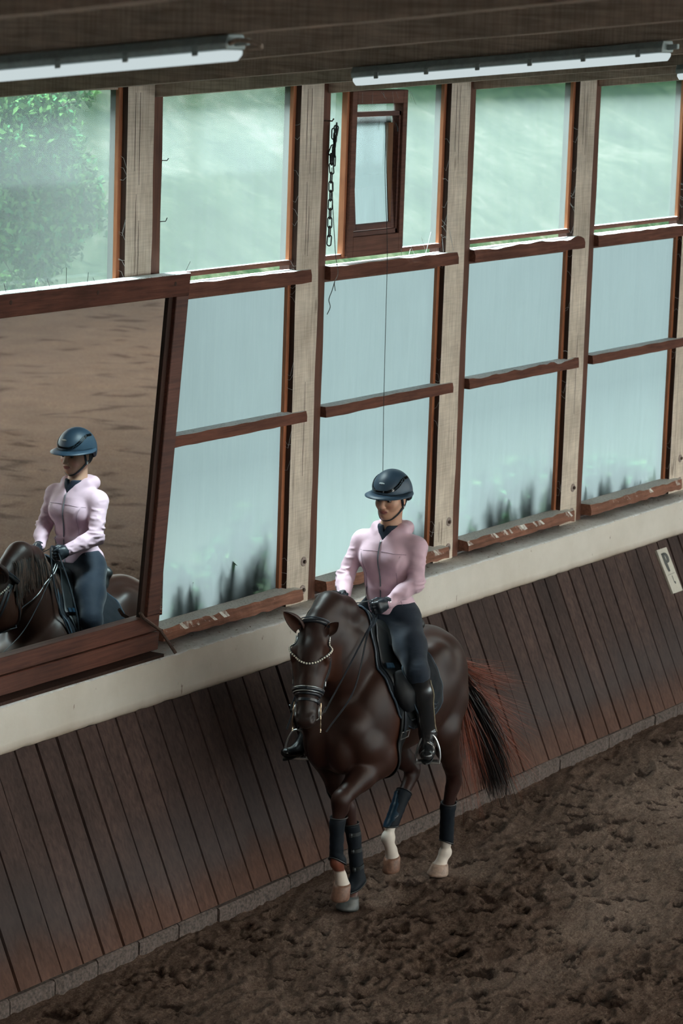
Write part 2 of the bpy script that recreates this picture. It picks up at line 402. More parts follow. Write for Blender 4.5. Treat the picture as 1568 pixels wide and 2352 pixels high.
M['leaf'] = plain('leaf_green', (.035, .115, .045), .8, spec=.0, noise_amt=.5, nscale=8)
M['leaf_light'] = plain('leaf_yellow_green', (.075, .16, .05), .8, spec=.0, noise_amt=.4, nscale=6)
M['bark'] = plain('bark_grey_brown', (.10, .085, .07), .9, noise_amt=.4)
# ================================================================== SETTING
XP = [9.94, 11.79, 13.64, 15.44, 17.29, 19.15, 21.0, 22.85, 24.7, 26.55]      # right edge of each post face
X_END = 62.0; Y_FAR = -27.0
# ---- floor: one sheet, fine where it is near, with hoof-churned relief
def floor():
    xs = np.concatenate([np.arange(-6, 9.5, .25), np.arange(9.5, 21.5, .016), np.arange(21.5, 27, .05), np.arange(27, X_END+.1, .22)])
    ys = np.concatenate([np.arange(Y_FAR, -6.2, .22), np.arange(-6.2, -4.4, .03), np.arange(-4.4, -.62, .0145), [-.60, -.3, .2]])
    gx, gy = np.meshgrid(xs, ys, indexing='ij'); P = np.stack([gx, gy], -1)
    z = .026*vnoise(P*np.array([1.3, 1.5]), 1) + .014*vnoise(P*np.array([4.0, 5]), 2)
    r = 1-np.abs(vnoise(P*np.array([9.0, 12])+vnoise(P*6, 9)[..., None]*.7, 3)); z += .012*(r-.6)
    z += .009*(1-2*np.abs(vnoise(P*np.array([17, 26.]), 4))) + .008*vnoise(P*np.array([38, 48.]), 5)
    # hoof prints and clods
    rg = np.random.RandomState(3)
    for _ in range(520):
        cx, cyy = rg.uniform(9.5, 22.5), rg.uniform(-6.0, -.85); a = rg.uniform(.05, .10); b = a*rg.uniform(.5, .8); q = rg.uniform(-.5, .5)
        i0, i1 = np.searchsorted(xs, [cx-.3, cx+.3]); j0, j1 = np.searchsorted(ys, [cyy-.3, cyy+.3])
        if i1 <= i0 or j1 <= j0: continue
        dx, dy = gx[i0:i1, j0:j1]-cx, gy[i0:i1, j0:j1]-cyy
        u = (dx*math.cos(q)+dy*math.sin(q))/a; v = (-dx*math.sin(q)+dy*math.cos(q))/b; rr = np.sqrt(u*u+v*v)
        s = rg.uniform(.5, 1.0)
        z[i0:i1, j0:j1] += s*(-.040*np.exp(-rr**2*1.3) + .020*np.exp(-(rr-1.45)**2*5))
    dug_tone = np.ones_like(z)  # sand tone, lower in the dug pits
    def dig(cx, cyy, a, b, q, s):
        i0, i1 = np.searchsorted(xs, [cx-.25, cx+.25]); j0, j1 = np.searchsorted(ys, [cyy-.25, cyy+.25])
        if i1-i0 < 2 or j1-j0 < 2: return
        dx, dy = gx[i0:i1, j0:j1]-cx, gy[i0:i1, j0:j1]-cyy
        u = (dx*math.cos(q)+dy*math.sin(q))/a; v = (-dx*math.sin(q)+dy*math.cos(q))/b
        rr = np.sqrt(u*u+v*v)*(1+.5*vnoise(np.stack([dx, dy], -1)*30+cx*7, 6)); e = np.exp(-rr**3)
        z[i0:i1, j0:j1] += -s*.028*e + .010*s*np.exp(-(rr-1.6)**2*4); dug_tone[i0:i1, j0:j1] = np.minimum(dug_tone[i0:i1, j0:j1], 1-e*.95)
    for _ in range(2600):
        a = rg.uniform(.022, .075)*(1 if rg.rand() < .8 else 1.4); dig(rg.uniform(9.5, 24), -.85-5.3*rg.rand(), a, a*rg.uniform(.30, .6), -1.02+rg.normal()*.35, rg.uniform(.5, 1))
    far_ = (np.clip(vnoise(P*np.array([3.4, 4.0]), 14)+.45*vnoise(P*9, 15)-.34, 0, .3)/.3); dug_tone = np.where((gy < -6.2) | (gx > 24), 1-.5*far_, dug_tone)
    fall = np.clip((-.60-gy)/.25, 0, 1); z = z*(.35+.65*fall) + .030*(1-fall)**2
    # tread flat where the two standing hooves are planted
    for cx, cyy in ((14.03, -1.20), (15.09, -1.25)):
        d = np.sqrt((gx-cx)**2+(gy-cyy)**2); k = np.exp(-(d/.11)**4); z = z*(1-k) - .006*k
    nx, ny = gx.shape; idx = np.arange(nx*ny).reshape(nx, ny)
    Fq = np.stack([idx[:-1, :-1], idx[1:, :-1], idx[1:, 1:], idx[:-1, 1:]], -1).reshape(-1, 4)
    V = np.stack([gx, gy, z], -1).reshape(-1, 3)
    return structure(mesh_obj('floor', V, Fq, M['sand'], smooth=True, col=np.repeat(dug_tone.reshape(-1, 1), 3, 1)))
FLOOR = floor()

# ---- wall_left: plaster breast wall with ledge, sloping kickboards, curb stones
WALL = structure_root('wall_left')
def breast():
    prof = [(.30, -.2), (.30, 1.48), (-.200, 1.482), (-.214, 1.478), (-.218, 1.468), (-.218, 1.235), (-.214, 1.215), (-.195, 1.203), (-.10, 1.20), (-.10, -.2)]
    xs = np.arange(-6, X_END+.1, .045 if False else .06); n = len(prof); V = []
    rg = np.random.RandomState(5); jag = rg.normal(size=(len(xs)))*.0028; jz = rg.normal(size=len(xs))*.0022
    for i, x in enumerate(xs):
        for k, (y, z) in enumerate(prof):
            if k == 3: y += jag[i]; z += jz[i]
            if k == 4: y += jag[i]*.5; z += jz[i]*2
            if k in (6, 7): z += jz[(i*7) % len(xs)]*1.6
            V.append((x, y, z))
    F = np.array([(i*n+k, i*n+k+1, (i+1)*n+k+1, (i+1)*n+k) for i in range(len(xs)-1) for k in range(n-1)])
    return mesh_obj('plaster_wall', V, F[:, ::-1], M['plaster'], WALL)
breast()
# crumbs of plaster and dirt along the ledge
cm = MB()
for _ in range(420):
    x = RNG.uniform(11.5, 24); y = RNG.choice([RNG.uniform(-.20, -.02), RNG.uniform(-.06, .0)]); r = RNG.uniform(.002, .008)
    c = np.array([x, y, 1.482]); q = RNG.normal(size=(4, 3))*r; q[:, 2] = np.abs(q[:, 2])*.6
    cm.add(c+q, [(0, 1, 2), (0, 2, 3), (0, 3, 1), (1, 3, 2)])
cm.build('plaster_crumb', plain('crumbs', (.34, .27, .22), .95), WALL, kind='stuff')
# kickboards
KT = np.array([-.200, 1.205]); KB = np.array([-.690, .10]); KN = np.array([-(KT-KB)[1], (KT-KB)[0]]); KN = KN/np.linalg.norm(KN)  # (y,z) outward normal
def kick_plank(i):
    rg = np.random.RandomState(100+i); wpl = .185; g = rg.choice([.005, .008, .016], p=[.45, .35, .2])
    x0 = 9.0+i*wpl+g/2; x1 = 9.0+(i+1)*wpl-g/2; th = .022+rg.uniform(0, .006); V = []
    sk = rg.normal()*.003
    for x, dx in ((x0, 0), (x1, 0)):
        pass
    for (yy, zz), so in ((KB, 0), (KT, sk)):
        for o_n in (0, 1):
            base = np.array([yy, zz]) + KN*(th if o_n else -.004)
            bev = .004 if o_n else 0
            V += [(x0+so+bev, base[0], base[1]), (x1+so-bev, base[0], base[1])]
    # V: 0,1 bottom back; 2,3 bottom front; 4,5 top back; 6,7 top front
    F = [(2, 3, 7, 6), (0, 4, 5, 1), (0, 2, 6, 4), (1, 5, 7, 3), (4, 6, 7, 5), (0, 1, 3, 2)]
    return mesh_obj('plank', V, F, M['kick'], WALL)
for i in range(90): kick_plank(i)
# far continuation of the boarding, too small to tell apart
fb = MB()
for i in range(90, 270):
    x0 = 9.0+i*.185+.005; x1 = x0+.175; a = KB+KN*.022; b = KT+KN*.022
    fb.add([(x0, *a), (x1, *a), (x1, *b), (x0, *b)], [(0, 1, 2, 3)])
for i in range(-80, 0):
    x0 = 9.0+i*.185+.005; x1 = x0+.175; a = KB+KN*.022; b = KT+KN*.022
    fb.add([(x0, *a), (x1, *a), (x1, *b), (x0, *b)], [(0, 1, 2, 3)])
fb.build('far_boarding', M['kick'], WALL, kind='stuff')
MB().add([(-6, *(KB-KN*.006)), (X_END, *(KB-KN*.006)), (X_END, *(KT-KN*.006)), (-6, *(KT-KN*.006))], [(0, 1, 2, 3)]).build('kick_backing', M['post_dark'], WALL)
# curb stones under the boards
for i in range(44):
    rg = np.random.RandomState(300+i); x0 = 9.2+i*.385; x1 = x0+.375; yf = -.722+rg.normal()*.004; zt = .098+rg.normal()*.003
    V = []; n = 7
    for k in range(n+1):
        x = x0+(x1-x0)*k/n; e = .006 if k in (0, n) else 0; a, b = rg.normal(size=2)*.003
        V += [(x, -.60, -.05), (x, yf+e+a, -.05), (x, yf+e+a, zt-.016+b), (x, yf+.014+e, zt-e*.6), (x, -.60, zt)]
    F = [(k*5+j, k*5+j+1, (k+1)*5+j+1, (k+1)*5+j) for k in range(n) for j in range(4)] + [(0, 1, 2, 3, 4), tuple(n*5+j for j in range(5))[::-1]]
    mesh_obj('curb_stone', V, [f[::-1] for f in F], M['curb'], WALL)

# ---- timber posts between the windows
POSTS = []
for pi, X in enumerate(XP):
    P = structure_root('trim_%d' % (pi+1)); POSTS.append(P)
    rg = np.random.RandomState(40+pi); n = 26; V = []; ztop = 4.775
    wr = np.convolve(rg.normal(size=n+3), [.25, .5, .25], 'valid')*.006; wl = np.convolve(rg.normal(size=n+3), [.25, .5, .25], 'valid')*.0022
    for k in range(n+1):
        z = 1.48+(ztop-1.48)*k/n
        V += [(X-.265+wl[k], .045, z), (X-.265+wl[k], 0, z), (X-.006+wr[k], 0, z), (X+.002+wr[k], .012, z), (X, .045, z)]
    F = [(k*5+j, k*5+(j+1) % 5, (k+1)*5+(j+1) % 5, (k+1)*5+j) for k in range(n) for j in range(5)] + [tuple(range(5)), tuple(n*5+j for j in range(5))[::-1]]
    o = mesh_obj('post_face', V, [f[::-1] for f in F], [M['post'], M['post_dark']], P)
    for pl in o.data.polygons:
        if pl.normal.x < -.9 or pl.normal.y > .9: pl.material_index = 1  # left and back faces: dark brown with the gap's shadow in the colour
    V = []; wb = np.convolve(rg.normal(size=n+3), [.25, .5, .25], 'valid')*.003
    for k in range(n+1):
        z = 1.482+(ztop-1.482)*k/n; e = X+.092+wb[k]
        V += [(X, .10, z), (X, .010, z), (e, .012, z), (e+.002, .055, z)]
    F = [(k*4+j, k*4+(j+1) % 4, (k+1)*4+(j+1) % 4, (k+1)*4+j) for k in range(n) for j in range(4)] + [(0, 1, 2, 3), (n*4+3, n*4+2, n*4+1, n*4)]
    mesh_obj('post_batten', V, [f[::-1] for f in F], M['batten'], P)
    # drying splits running down the face
    for (dx, z0, z1) in ((-.19, 4.28, 4.72), (-.145, 4.20, 4.72)) + (((-.20, 1.62, 1.76), (-.165, 1.60, 1.77)) if pi % 2 == 0 else ((-.12, 2.3, 2.9),)) + (((-.17, 3.7, 4.15), (-.14, 3.69, 4.0)) if pi in (2, 3) else ()):
        pts = [(X+dx+rg.normal()*.0012, -.0006, z0+(z1-z0)*k/8) for k in range(9)]
        MB().ribbon(pts, [(0, -1, 0)]*9, [.0015+.0025*math.sin(math.pi*k/8) for k in range(9)], .0008).build('drying_split', M['post_dark'], P)
    for z in (1.745, 1.562):
        V, F = ring_profile((X-.075+rg.normal()*.004, 0, z), (0, -1, 0), [(.031, 0), (.031, .004), (.027, .006), (.010, .006)], 28)
        wsh = MB().add(V, F).build('washer', M['washer'], P, smooth=False)
        V, F = ring_profile((X-.075, -.006, z), (0, -1, 0), [(.0125, 0), (.0125, .010), (.010, .013)], 6)
        MB().add(V, F).build('bolt', M['iron'], wsh)
# small bent nails on the side of the second visible post
for z, ang in ((4.33, 0), (3.98, .5)):
    V = [(13.735, .02, z), (13.765, .0, z+.004*ang), (13.775, -.004, z+.012+.02*ang)]
    MB().tube(V, .003, 6).build('nail', M['black_iron'], POSTS[2])

# ---- windows: one per bay
def window(i, XL, XR, clear_lower=False, hero=False):
    """XL right edge of left post face, XR right edge of the next one"""
    Wn = structure_root('window_%d' % i); x0 = XL+.094; x1 = XR-.265; rg = np.random.RandomState(60+i)
    # panes
    box('pane', x0-.01, x1-.0, .060, .066, 3.645, 4.80, M['glass'], Wn)
    box('pane', x0-.01, x1-.0, .060, .066, 2.69, 3.56, M['frosted'], Wn)
    box('pane', x0-.01, x1-.0, .060, .066, 1.595, 2.68, M['frosted'], Wn)
    # bead / jamb whose edge faces the daylight
    for z0, z1 in ((3.65, 4.80), (2.70, 3.55), (1.60, 2.68)):
        MB().box(x1-.034, x1+.004, .036, .0595, z0, z1).build('glazing_bead', M['bead'], Wn)
    MB().box(x1-.004, x1+.05, .046, .12, 1.5, 4.8).build('jamb', M['post_dark'], Wn)
    MB().box(x0-.02, x1, .030, .0595, 3.642, 3.672).build('glazing_bead', M['rail_dusty'], Wn)
    MB().box(x0-.02, x1, .040, .0595, 3.505, 3.53).build('glazing_bead', M['batten'], Wn)
    # horizontal rails, lapped over half of the right-hand post
    V, F = rough_board(XL+.094, XR-.128, .058, -.030, 3.527, 3.612, 30, .0035, 10+i, topamp=.010 if i == 5 else .003)
    mesh_obj('window_rail', V, F, M['rail_dusty'], Wn)
    V, F = rough_board(XL+.094, XR-.132, .058, -.030, 2.652, 2.722, 30, .003, 20+i, topamp=.011 if i == 5 else .0025)
    mesh_obj('window_rail', V, F, M['rail_dusty'], Wn)
    V, F = rough_board(XL+.096, XR-.172, .058, -.075, 1.520, 1.600, 44, .009, 30+i, topamp=.005)
    mesh_obj('window_sill', V, F, M['sill'], Wn)
    # stone packing and outer frame behind
    box('outer_frame', x0-.05, x1+.05, .070, .14, 1.45, 1.57, M['post_dark'], Wn)
    return Wn, x0, x1
WINS = {}
for i, (a, b) in enumerate(zip(XP[:-1], XP[1:])):
    WINS[i+1] = window(i+1, a, b)
# rest of the window band, beyond the frame on both sides
far = MB(); farp = MB()
for k in range(20):
    X = 28.4+1.85*k
    far.box(X-.26, X+.09, 0, .1, 1.48, 4.78); farp.box(X-1.76, X-.26, .060, .066, 1.6, 4.8)
    far.box(X-1.76, X-.2, -.03, .06, 3.53, 3.61); far.box(X-1.76, X-.2, -.03, .06, 2.65, 2.72)
for k in range(9):
    X = 8.09-1.85*k
    far.box(X-.26, X+.09, 0, .1, 1.48, 4.78); farp.box(X+.09, X+1.6, .060, .066, 1.6, 4.8)
far.build('far_window_frame', M['batten'], POSTS[-1], kind='stuff')
farp.build('far_window_glass', M['frosted'], POSTS[-1], kind='stuff')
# wall plate over the windows
box('wall_plate', -6, X_END, .045, .14, 4.735, 5.1, M['rafter'], WALL)

# ---- ventilation flap in the bay right of the chain
def vent(Wn):
    A = np.array([15.762, .02]); zb, zt = 3.652, 4.700; x0, x1 = 15.775, 16.452
    F = MB(); F.box(x0-.004, x0+.055, -.005, .075, zb, zt); F.box(x1-.055, x1, -.005, .075, zb, zt)
    F.box(x0+.055, x1-.055, -.005, .075, zb, zb+.125); F.box(x0+.055, x1-.055, -.005, .075, zt-.085, zt)
    fr = F.build('vent_frame', M['rail'], Wn, bevel=.003)
    MB().box(x0-.030, x0-.004, .02, .0595, zb, zt).build('glazing_bead', M['bead'], fr)
    # stepped inner rebate
    R = MB(); a0, a1, b0, b1 = x0+.055, x1-.055, zb+.125, zt-.135
    R.box(a0, a0+.022, .012, .07, b0, b1); R.box(a1-.022, a1, .012, .07, b0, b1); R.box(a0, a1, .012, .07, b0, b0+.03); R.box(a0, a1, .012, .07, b1-.03, b1)
    R.build('vent_rebate', M['mirror_wood'], fr, bevel=.002)
    # sash, tilted out at the foot
    S = MB(); c0, c1, d0, d1 = a0+.028, a1-.028, b0+.035, b1-.035; tl = .075
    def q(x, u, y):            # u height inside the sash, y depth; lean with height
        return (x, y + (d1-u)*tl*0 + (u-d0)*tl, u)
    def bx(xa, xb, ua, ub, ya=.018, yb=.050):
        S.hexa([q(xa, ua, ya), q(xa, ua, yb), q(xb, ua, yb), q(xb, ua, ya), q(xa, ub, ya), q(xa, ub, yb), q(xb, ub, yb), q(xb, ub, ya)])
    t_ = .040; bx(c0, c0+t_, d0, d1); bx(c1-t_*1.0, c1, d0, d1); bx(c0+t_, c1-t_, d0, d0+t_); bx(c0+t_, c1-t_, d1-t_, d1)
    sash = S.build('vent_sash', M['mirror_wood'], Wn, bevel=.002)
    V = [q(c0+t_, d0+t_, .040), q(c1-t_, d0+t_, .040), q(c1-t_, d1-t_, .040), q(c0+t_, d1-t_, .040)]
    MB().add(V, [(0, 1, 2, 3)]).build('pane', M['frosted'], sash)
    V = [(c1-t_-.003, .02, d0+t_), (c1-t_-.003, .046, d0+t_), (c1-t_-.003, .05+tl*.6, d1-t_), (c1-t_-.003, .02, d1-t_)]
    MB().add([(c1-t_-.004, .021, d0+t_), (c1-t_-.004, .030, d0+t_), (c1-t_-.004, .030+tl*(d1-d0-2*t_)+.01, d1-t_), (c1-t_-.004, .021+tl*(d1-d0-2*t_)-.045, d1-t_)], [(0, 1, 2, 3)]).build('vent_cheek', M['bead'], sash)
    MB().tube([(c1-t_-.02, .0, d1-t_-.0), (c1-t_-.012, -.012, d1-t_-.03), (c1-t_-.006, -.01, d1-t_-.055)], .004, 6).build('catch', M['black_iron'], sash)
    return sash
vent(WINS[4][0])

# ---- ceiling: rafters square to the wall, rising into the hall, boards above
CEIL = structure_root('ceiling')
SL = .1145; Z0 = 4.693
for k in range(-7, 12):
    x = 15.44+1.85*k; yf = -13.5
    if k in (-2, -1, 0, 1, 2): x = {-2: 11.72, -1: 13.64, 0: 15.50, 1: 17.34, 2: 19.2}[k]
    V = []; ys = np.linspace(.12, yf, 28); rg = np.random.RandomState(500+k)
    for y in ys:
        z = Z0-SL*y + rg.normal()*.0015
        V += [(x, y, z), (x+.12, y, z), (x+.12, y, z+.26), (x, y, z+.26)]
    n = len(ys)
    F = [(j*4+a, j*4+(a+1) % 4, (j+1)*4+(a+1) % 4, (j+1)*4+a) for j in range(n-1) for a in range(4)] + [(3, 2, 1, 0), (n*4-4, n*4-3, n*4-2, n*4-1)]
    mesh_obj('rafter', V, F, M['rafter'], CEIL)
# roof boards: individual near the wall, sheet beyond
for k in range(26):
    y0 = .16-k*.20; y1 = y0-.192; z0, z1 = Z0-SL*y0+.262, Z0-SL*y1+.262
    MB().hexa([(-6, y0, z0), (-6, y1, z1), (34, y1, z1), (34, y0, z0), (-6, y0, z0+.03), (-6, y1, z1+.03), (34, y1, z1+.03), (34, y0, z0+.03)]).build('roof_board', M['roof'], CEIL)
y0, ya_, yb_ = .16, -11.6, -15.0; zA, zM = Z0-SL*y0+.30, Z0-SL*ya_+.30     # unseen skylight strip added along the ridge for fill light
MB().add([(-6, y0, zA), (X_END, y0, zA), (X_END, ya_, zM), (-6, ya_, zM), (-6, yb_, zM), (X_END, yb_, zM), (X_END, Y_FAR-.3, zA), (-6, Y_FAR-.3, zA)], [(0, 1, 2, 3), (4, 5, 6, 7)]).build('roof_sheet', M['roof'], CEIL)
def translucent(name, col):
    t = NT(name); a = t.n('ShaderNodeBsdfTranslucent'); a.inputs[0].default_value = (*col, 1); t.l(a.outputs[0], t.out.inputs[0]); return t.m
MB().add([(-6, ya_, zM+.02), (X_END, ya_, zM+.02), (X_END, yb_, zM+.02), (-6, yb_, zM+.02)], [(0, 1, 2, 3)]).build('ridge_fill_panel', translucent('milky_fill_panel', (.42, .385, .33)), CEIL)  # unseen panel added to lift the light on wall and posts

# ---- the sides of the hall behind and beside the camera
structure(box('wall_back', -6.2, -6, Y_FAR, .3, -.1, 6.6, M['post_dark']))
structure(box('wall_front', X_END, X_END+.2, Y_FAR, .3, -.1, 6.6, M['post_dark']))
wr = MB(); wr.box(-6, X_END, Y_FAR-.2, Y_FAR, -.1, 1.1); wr.box(-6, 4.0, Y_FAR-.2, Y_FAR, 1.1, 5.2)
for k in range(19): wr.box(-6+k*3.7, -5.7+k*3.7, Y_FAR-.2, Y_FAR, 1.1, 5.0)
structure(wr.build('wall_right', M['plaster']))

# ---- outside: rising meadow, weeds by the glass, a tree
def hillside():
    xs = np.arange(-10, 90, .5); ys = np.concatenate([np.arange(.3, 6, .25), np.arange(6, 45, .8)])
    gx, gy = np.meshgrid(xs, ys, indexing='ij'); P = np.stack([gx, gy], -1)
    z = 1.15 + np.clip(gy-.9, 0, 3)*.30 + np.clip(gy-3.5, 0, 100)*.50 + .16*vnoise(P*.7, 21) + .09*vnoise(P*2.3, 22)
    nx, ny = gx.shape; idx = np.arange(nx*ny).reshape(nx, ny)
    Fq = np.stack([idx[:-1, :-1], idx[1:, :-1], idx[1:, 1:], idx[:-1, 1:]], -1).reshape(-1, 4)
    o = mesh_obj('hillside_ground', np.stack([gx, gy, z], -1).reshape(-1, 3), Fq, M['grass'], smooth=True); structure(o)
hillside()
def leaf_cloud(centers, rad, n, size, seed, flat=.7):
    rg = np.random.RandomState(seed); ci = rg.randint(0, len(centers), n); c = np.array(centers)[ci]; r = np.array(rad)[ci]
    d = rg.normal(size=(n, 3)); d /= np.linalg.norm(d, axis=1)[:, None]; p = c + d*(r*rg.uniform(.3, 1, n)**.6)[:, None]
    u = rg.normal(size=(n, 3)); u /= np.linalg.norm(u, axis=1)[:, None]; v = np.cross(u, rg.normal(size=(n, 3))); v /= np.linalg.norm(v, axis=1)[:, None]
    s = (size*rg.uniform(.6, 1.3, n))[:, None]
    V = np.stack([p-u*s, p+v*s*.42+np.array([0, 0, .2])*s, p+u*s, p-v*s*.42], 1).reshape(-1, 3)
    return V, np.arange(4*n).reshape(-1, 4)
def leafy_plant(x, y, h, wid, seed, label):
    P = empty('leafy_weed', (x, y, 1.485)); tag(P, label, 'weed'); rg = np.random.RandomState(seed); zb = 0
    st = MB(); cs = []; rs = []
    for k in range(9):
        a = rg.uniform(-1, 1)*wid*.5; hh = h*rg.uniform(.6, 1)*(1-.5*abs(a)/wid); p = [(a*.5, 0, .0), (a*.8, rg.normal()*.03, hh*.6), (a, rg.normal()*.05, hh)]
        st.tube(p, [.006, .005, .003], 5)
        for q in np.linspace(.25, 1, 5): cs.append((a*(.5+.5*q), rg.normal()*.012, hh*q*.9+.02)); rs.append(.06+.05*rg.rand())
    st.build('stem', M['bark'], P)
    n = int(1700*wid)
    V, F = leaf_cloud(cs, rs, n, .050, seed)
    o = mesh_obj('foliage', V, F, [M['leaf'], M['leaf_light']], P); o['kind'] = 'stuff'
    mi = (rg.rand(n) < .3).astype(np.int32); o.data.polygons.foreach_set('material_index', mi)
lab = ['tall green weeds behind the frosted pane left of the rider', 'green weeds behind the frosted pane next to the mirror frame', 'pale weeds growing behind the pane beside the rider',
       'green weeds behind the bottom pane right of the rider', 'darker bushy weeds at the right corner of that same pane', 'light weeds behind the bottom pane at the right edge', 'low weeds behind the pane under the last post on the right']
for (x, y, h, wd_, l) in ((14.93, .21, .66, .66, 0), (14.35, .21, .46, .95, 1), (16.86, .21, .46, .55, 2), (18.0, .21, .46, .9, 3), (18.66, .21, .62, .5, 4), (19.70, .21, .44, .8, 5), (20.35, .21, .26, .5, 6)):
    leafy_plant(x, y, h, wd_, 70+l, lab[l])
def tree():
    T = empty('tree', (19.4, 5.2, 2.0)); tag(T, 'leafy tree with thin twisting branches outside the upper left window', 'tree')
    br = MB(); rg = np.random.RandomState(5); cs = []; rs = []
    O = np.array([19.4, 5.2, 2.0])
    def L(p): return np.array(p)-O
    def pt(px, py, y): return L(on_y(px, py, y))
    trunk = [L((17.6, 6.0, 1.8)), pt(-330, 560, 5.6), pt(-160, 460, 5.3)]
    br.tube(bez(trunk, 6), [.12]*8+[.09]*5, 8)
    limbs = [[pt(-160, 460, 5.3), pt(-40, 400, 5.1), pt(60, 430, 5), pt(120, 475, 4.9), pt(160, 500, 4.9), pt(215, 490, 4.8)],
             [pt(-160, 460, 5.3), pt(-60, 330, 5.1), pt(10, 270, 5), pt(90, 270, 5), pt(135, 305, 4.9)],
             [pt(-160, 460, 5.3), pt(-50, 520, 5.1), pt(40, 560, 5), pt(110, 590, 4.9)],
             [pt(60, 430, 5), pt(110, 400, 4.95), pt(170, 385, 4.9)], [pt(-40, 400, 5.1), pt(20, 350, 5), pt(70, 340, 4.9)],
             [pt(-50, 520, 5.1), pt(30, 490, 5), pt(80, 520, 4.9), pt(150, 560, 4.9)]]
    for li in limbs:
        b = bez(li, 6); n = len(b); br.tube(b, [.030*(1-.8*i/n) for i in range(n)], 6)
        for i in range(2, n):
            cs.append(b[i]); rs.append(.16+.10*rg.rand())
            if i % 2 == 0:
                e = b[i]+rg.normal(size=3)*np.array([.22, .15, .22]); br.tube([b[i], (b[i]+e)/2+rg.normal(size=3)*.02, e], [.007, .005, .003], 4); cs.append(e); rs.append(.15)
    br.build('branches', M['bark'], T)
    for _ in range(110):        # unseen leaf clusters added to keep sun off the sand at left
        cs.append(L((rg.uniform(8.4, 12.7), rg.uniform(2.4, 5.0), rg.uniform(7.0, 14.5)))); rs.append(rg.uniform(.5, .8))
    NL = 36000; V, F = leaf_cloud(cs, rs, NL, .036, 3); ctr = V.reshape(-1, 4, 3); hi = ctr[:, 0, 2] > 3.4
    m_ = ctr.mean(1, keepdims=True); ctr = np.where(hi[:, None, None], m_+(ctr-m_)*3.2, ctr); V = ctr.reshape(-1, 3)
    o = mesh_obj('foliage', V, F, [M['leaf'], M['leaf_light']], T); o['kind'] = 'stuff'
    o.data.polygons.foreach_set('material_index', (rg.rand(NL) < .6).astype(np.int32))
tree()

# ================================================================== FIXTURES
# ---- big framed mirror on the ledge
MIR = empty('arena_mirror', (12.6, -.12, 1.5)); tag(MIR, 'big wooden framed riding mirror standing on the white ledge', 'mirror')
OM = np.array([12.6, -.12, 1.5])
def mb_local(mb, name, mat, parent=MIR, off=OM, **k):
    mb.V = [tuple(np.array(v)-off) for v in mb.V]; return mb.build(name, mat, parent, **k)
XLm = 9.2
def stile_x(z, a, b): return b + (a-b)*(z-1.51)/(3.69-1.51)
def slab(xa, xb, za, zb, ya, yb):    # board between slanted edges given as (x at z bottom, x at z top) functions
    return [(xa(za), ya, za), (xa(za), yb, za), (xb(za), yb, za), (xb(za), ya, za), (xa(zb), ya, zb), (xa(zb), yb, zb), (xb(zb), yb, zb), (xb(zb), ya, zb)]
outer = lambda z: stile_x(z, 13.858, 13.598); inner = lambda z: stile_x(z, 13.735, 13.475); glassr = lambda z: stile_x(z, 13.72, 13.455)
left = lambda z: XLm + 0*z
mb_local(MB().hexa(slab(left, outer, 3.560, 3.690, -.125, -.030)), 'frame_rail', M['mirror_top'], bevel=.004)
mb_local(MB().hexa(slab(left, outer, 1.618, 1.715, -.125, -.030)), 'frame_rail', M['mirror_wood'], bevel=.004)
mb_local(MB().hexa(slab(left, outer, 1.506, 1.612, -.135, -.030)), 'frame_foot_board', M['mirror_wood'], bevel=.005)
mb_local(MB().hexa(slab(inner, outer, 1.715, 3.562, -.124, -.030)), 'frame_stile', M['mirror_wood'], bevel=.004)
mb_local(MB().hexa(slab(lambda z: inner(z)-.042, lambda z: inner(z)+.01, 1.70, 3.575, -.098, -.05)), 'reveal_shade_strip', M['post_dark'])  # dark strip coloured in for the shade on the stile's inner side
mb_local(MB().add([(XLm, -.085, 1.69), (13.70, -.085, 1.69), (13.72, -.085, 3.60), (XLm, -.085, 3.60), (XLm, -.070, 1.69), (13.70, -.070, 1.69), (13.72, -.070, 3.60), (XLm, -.070, 3.60)],
                  [(0, 1, 2, 3), (7, 6, 5, 4), (1, 5, 6, 2), (0, 3, 7, 4), (0, 4, 5, 1), (3, 2, 6, 7)]), 'mirror_glass', M['mirror'])
mb_local(MB().box(XLm, 13.55, -.21, .0, 1.482, 1.500), 'bearer', M['post_dark'])
# knots and nails on the top rail
for px, py in ((225, 672), (25, 695), (403, 652)):
    p = on_y(px, py, -.1255); V, F = ring_profile(p, (0, -1, 0), [(.013, 0), (.010, .0015)], 10); mb_local(MB().add(V, F), 'knot', M['post_dark'])
for k, (px, h, lean) in enumerate(((14, .05, -.02), (115, .05, -.03), (152, .10, 0), (200, .06, .01), (218, .03, -.02), (425, .06, .05))):
    p = on_y(px, 672-px*.107, -.08); p[2] = 3.688
    mb_local(MB().tube([p, p+np.array([lean, 0, h])], .0016, 5), 'wire_nail', M['black_iron'])
# iron cramp and crank handle on the lower corner
cr = MB(); a = on_y(322, 1408, -.16); b = on_y(330, 1420, -.16); c = on_y(352, 1436, -.15); d = on_y(368, 1447, -.17); e = on_y(403, 1500, -.235)
cr.tube([a, b, c, d, e], [.010, .011, .011, .009, .011], 8)
CR = tag(mb_local(cr, 'iron_crank', M['iron'], None, np.zeros(3)), 'bent rusty iron bar on the lower right mirror corner', 'iron bar')
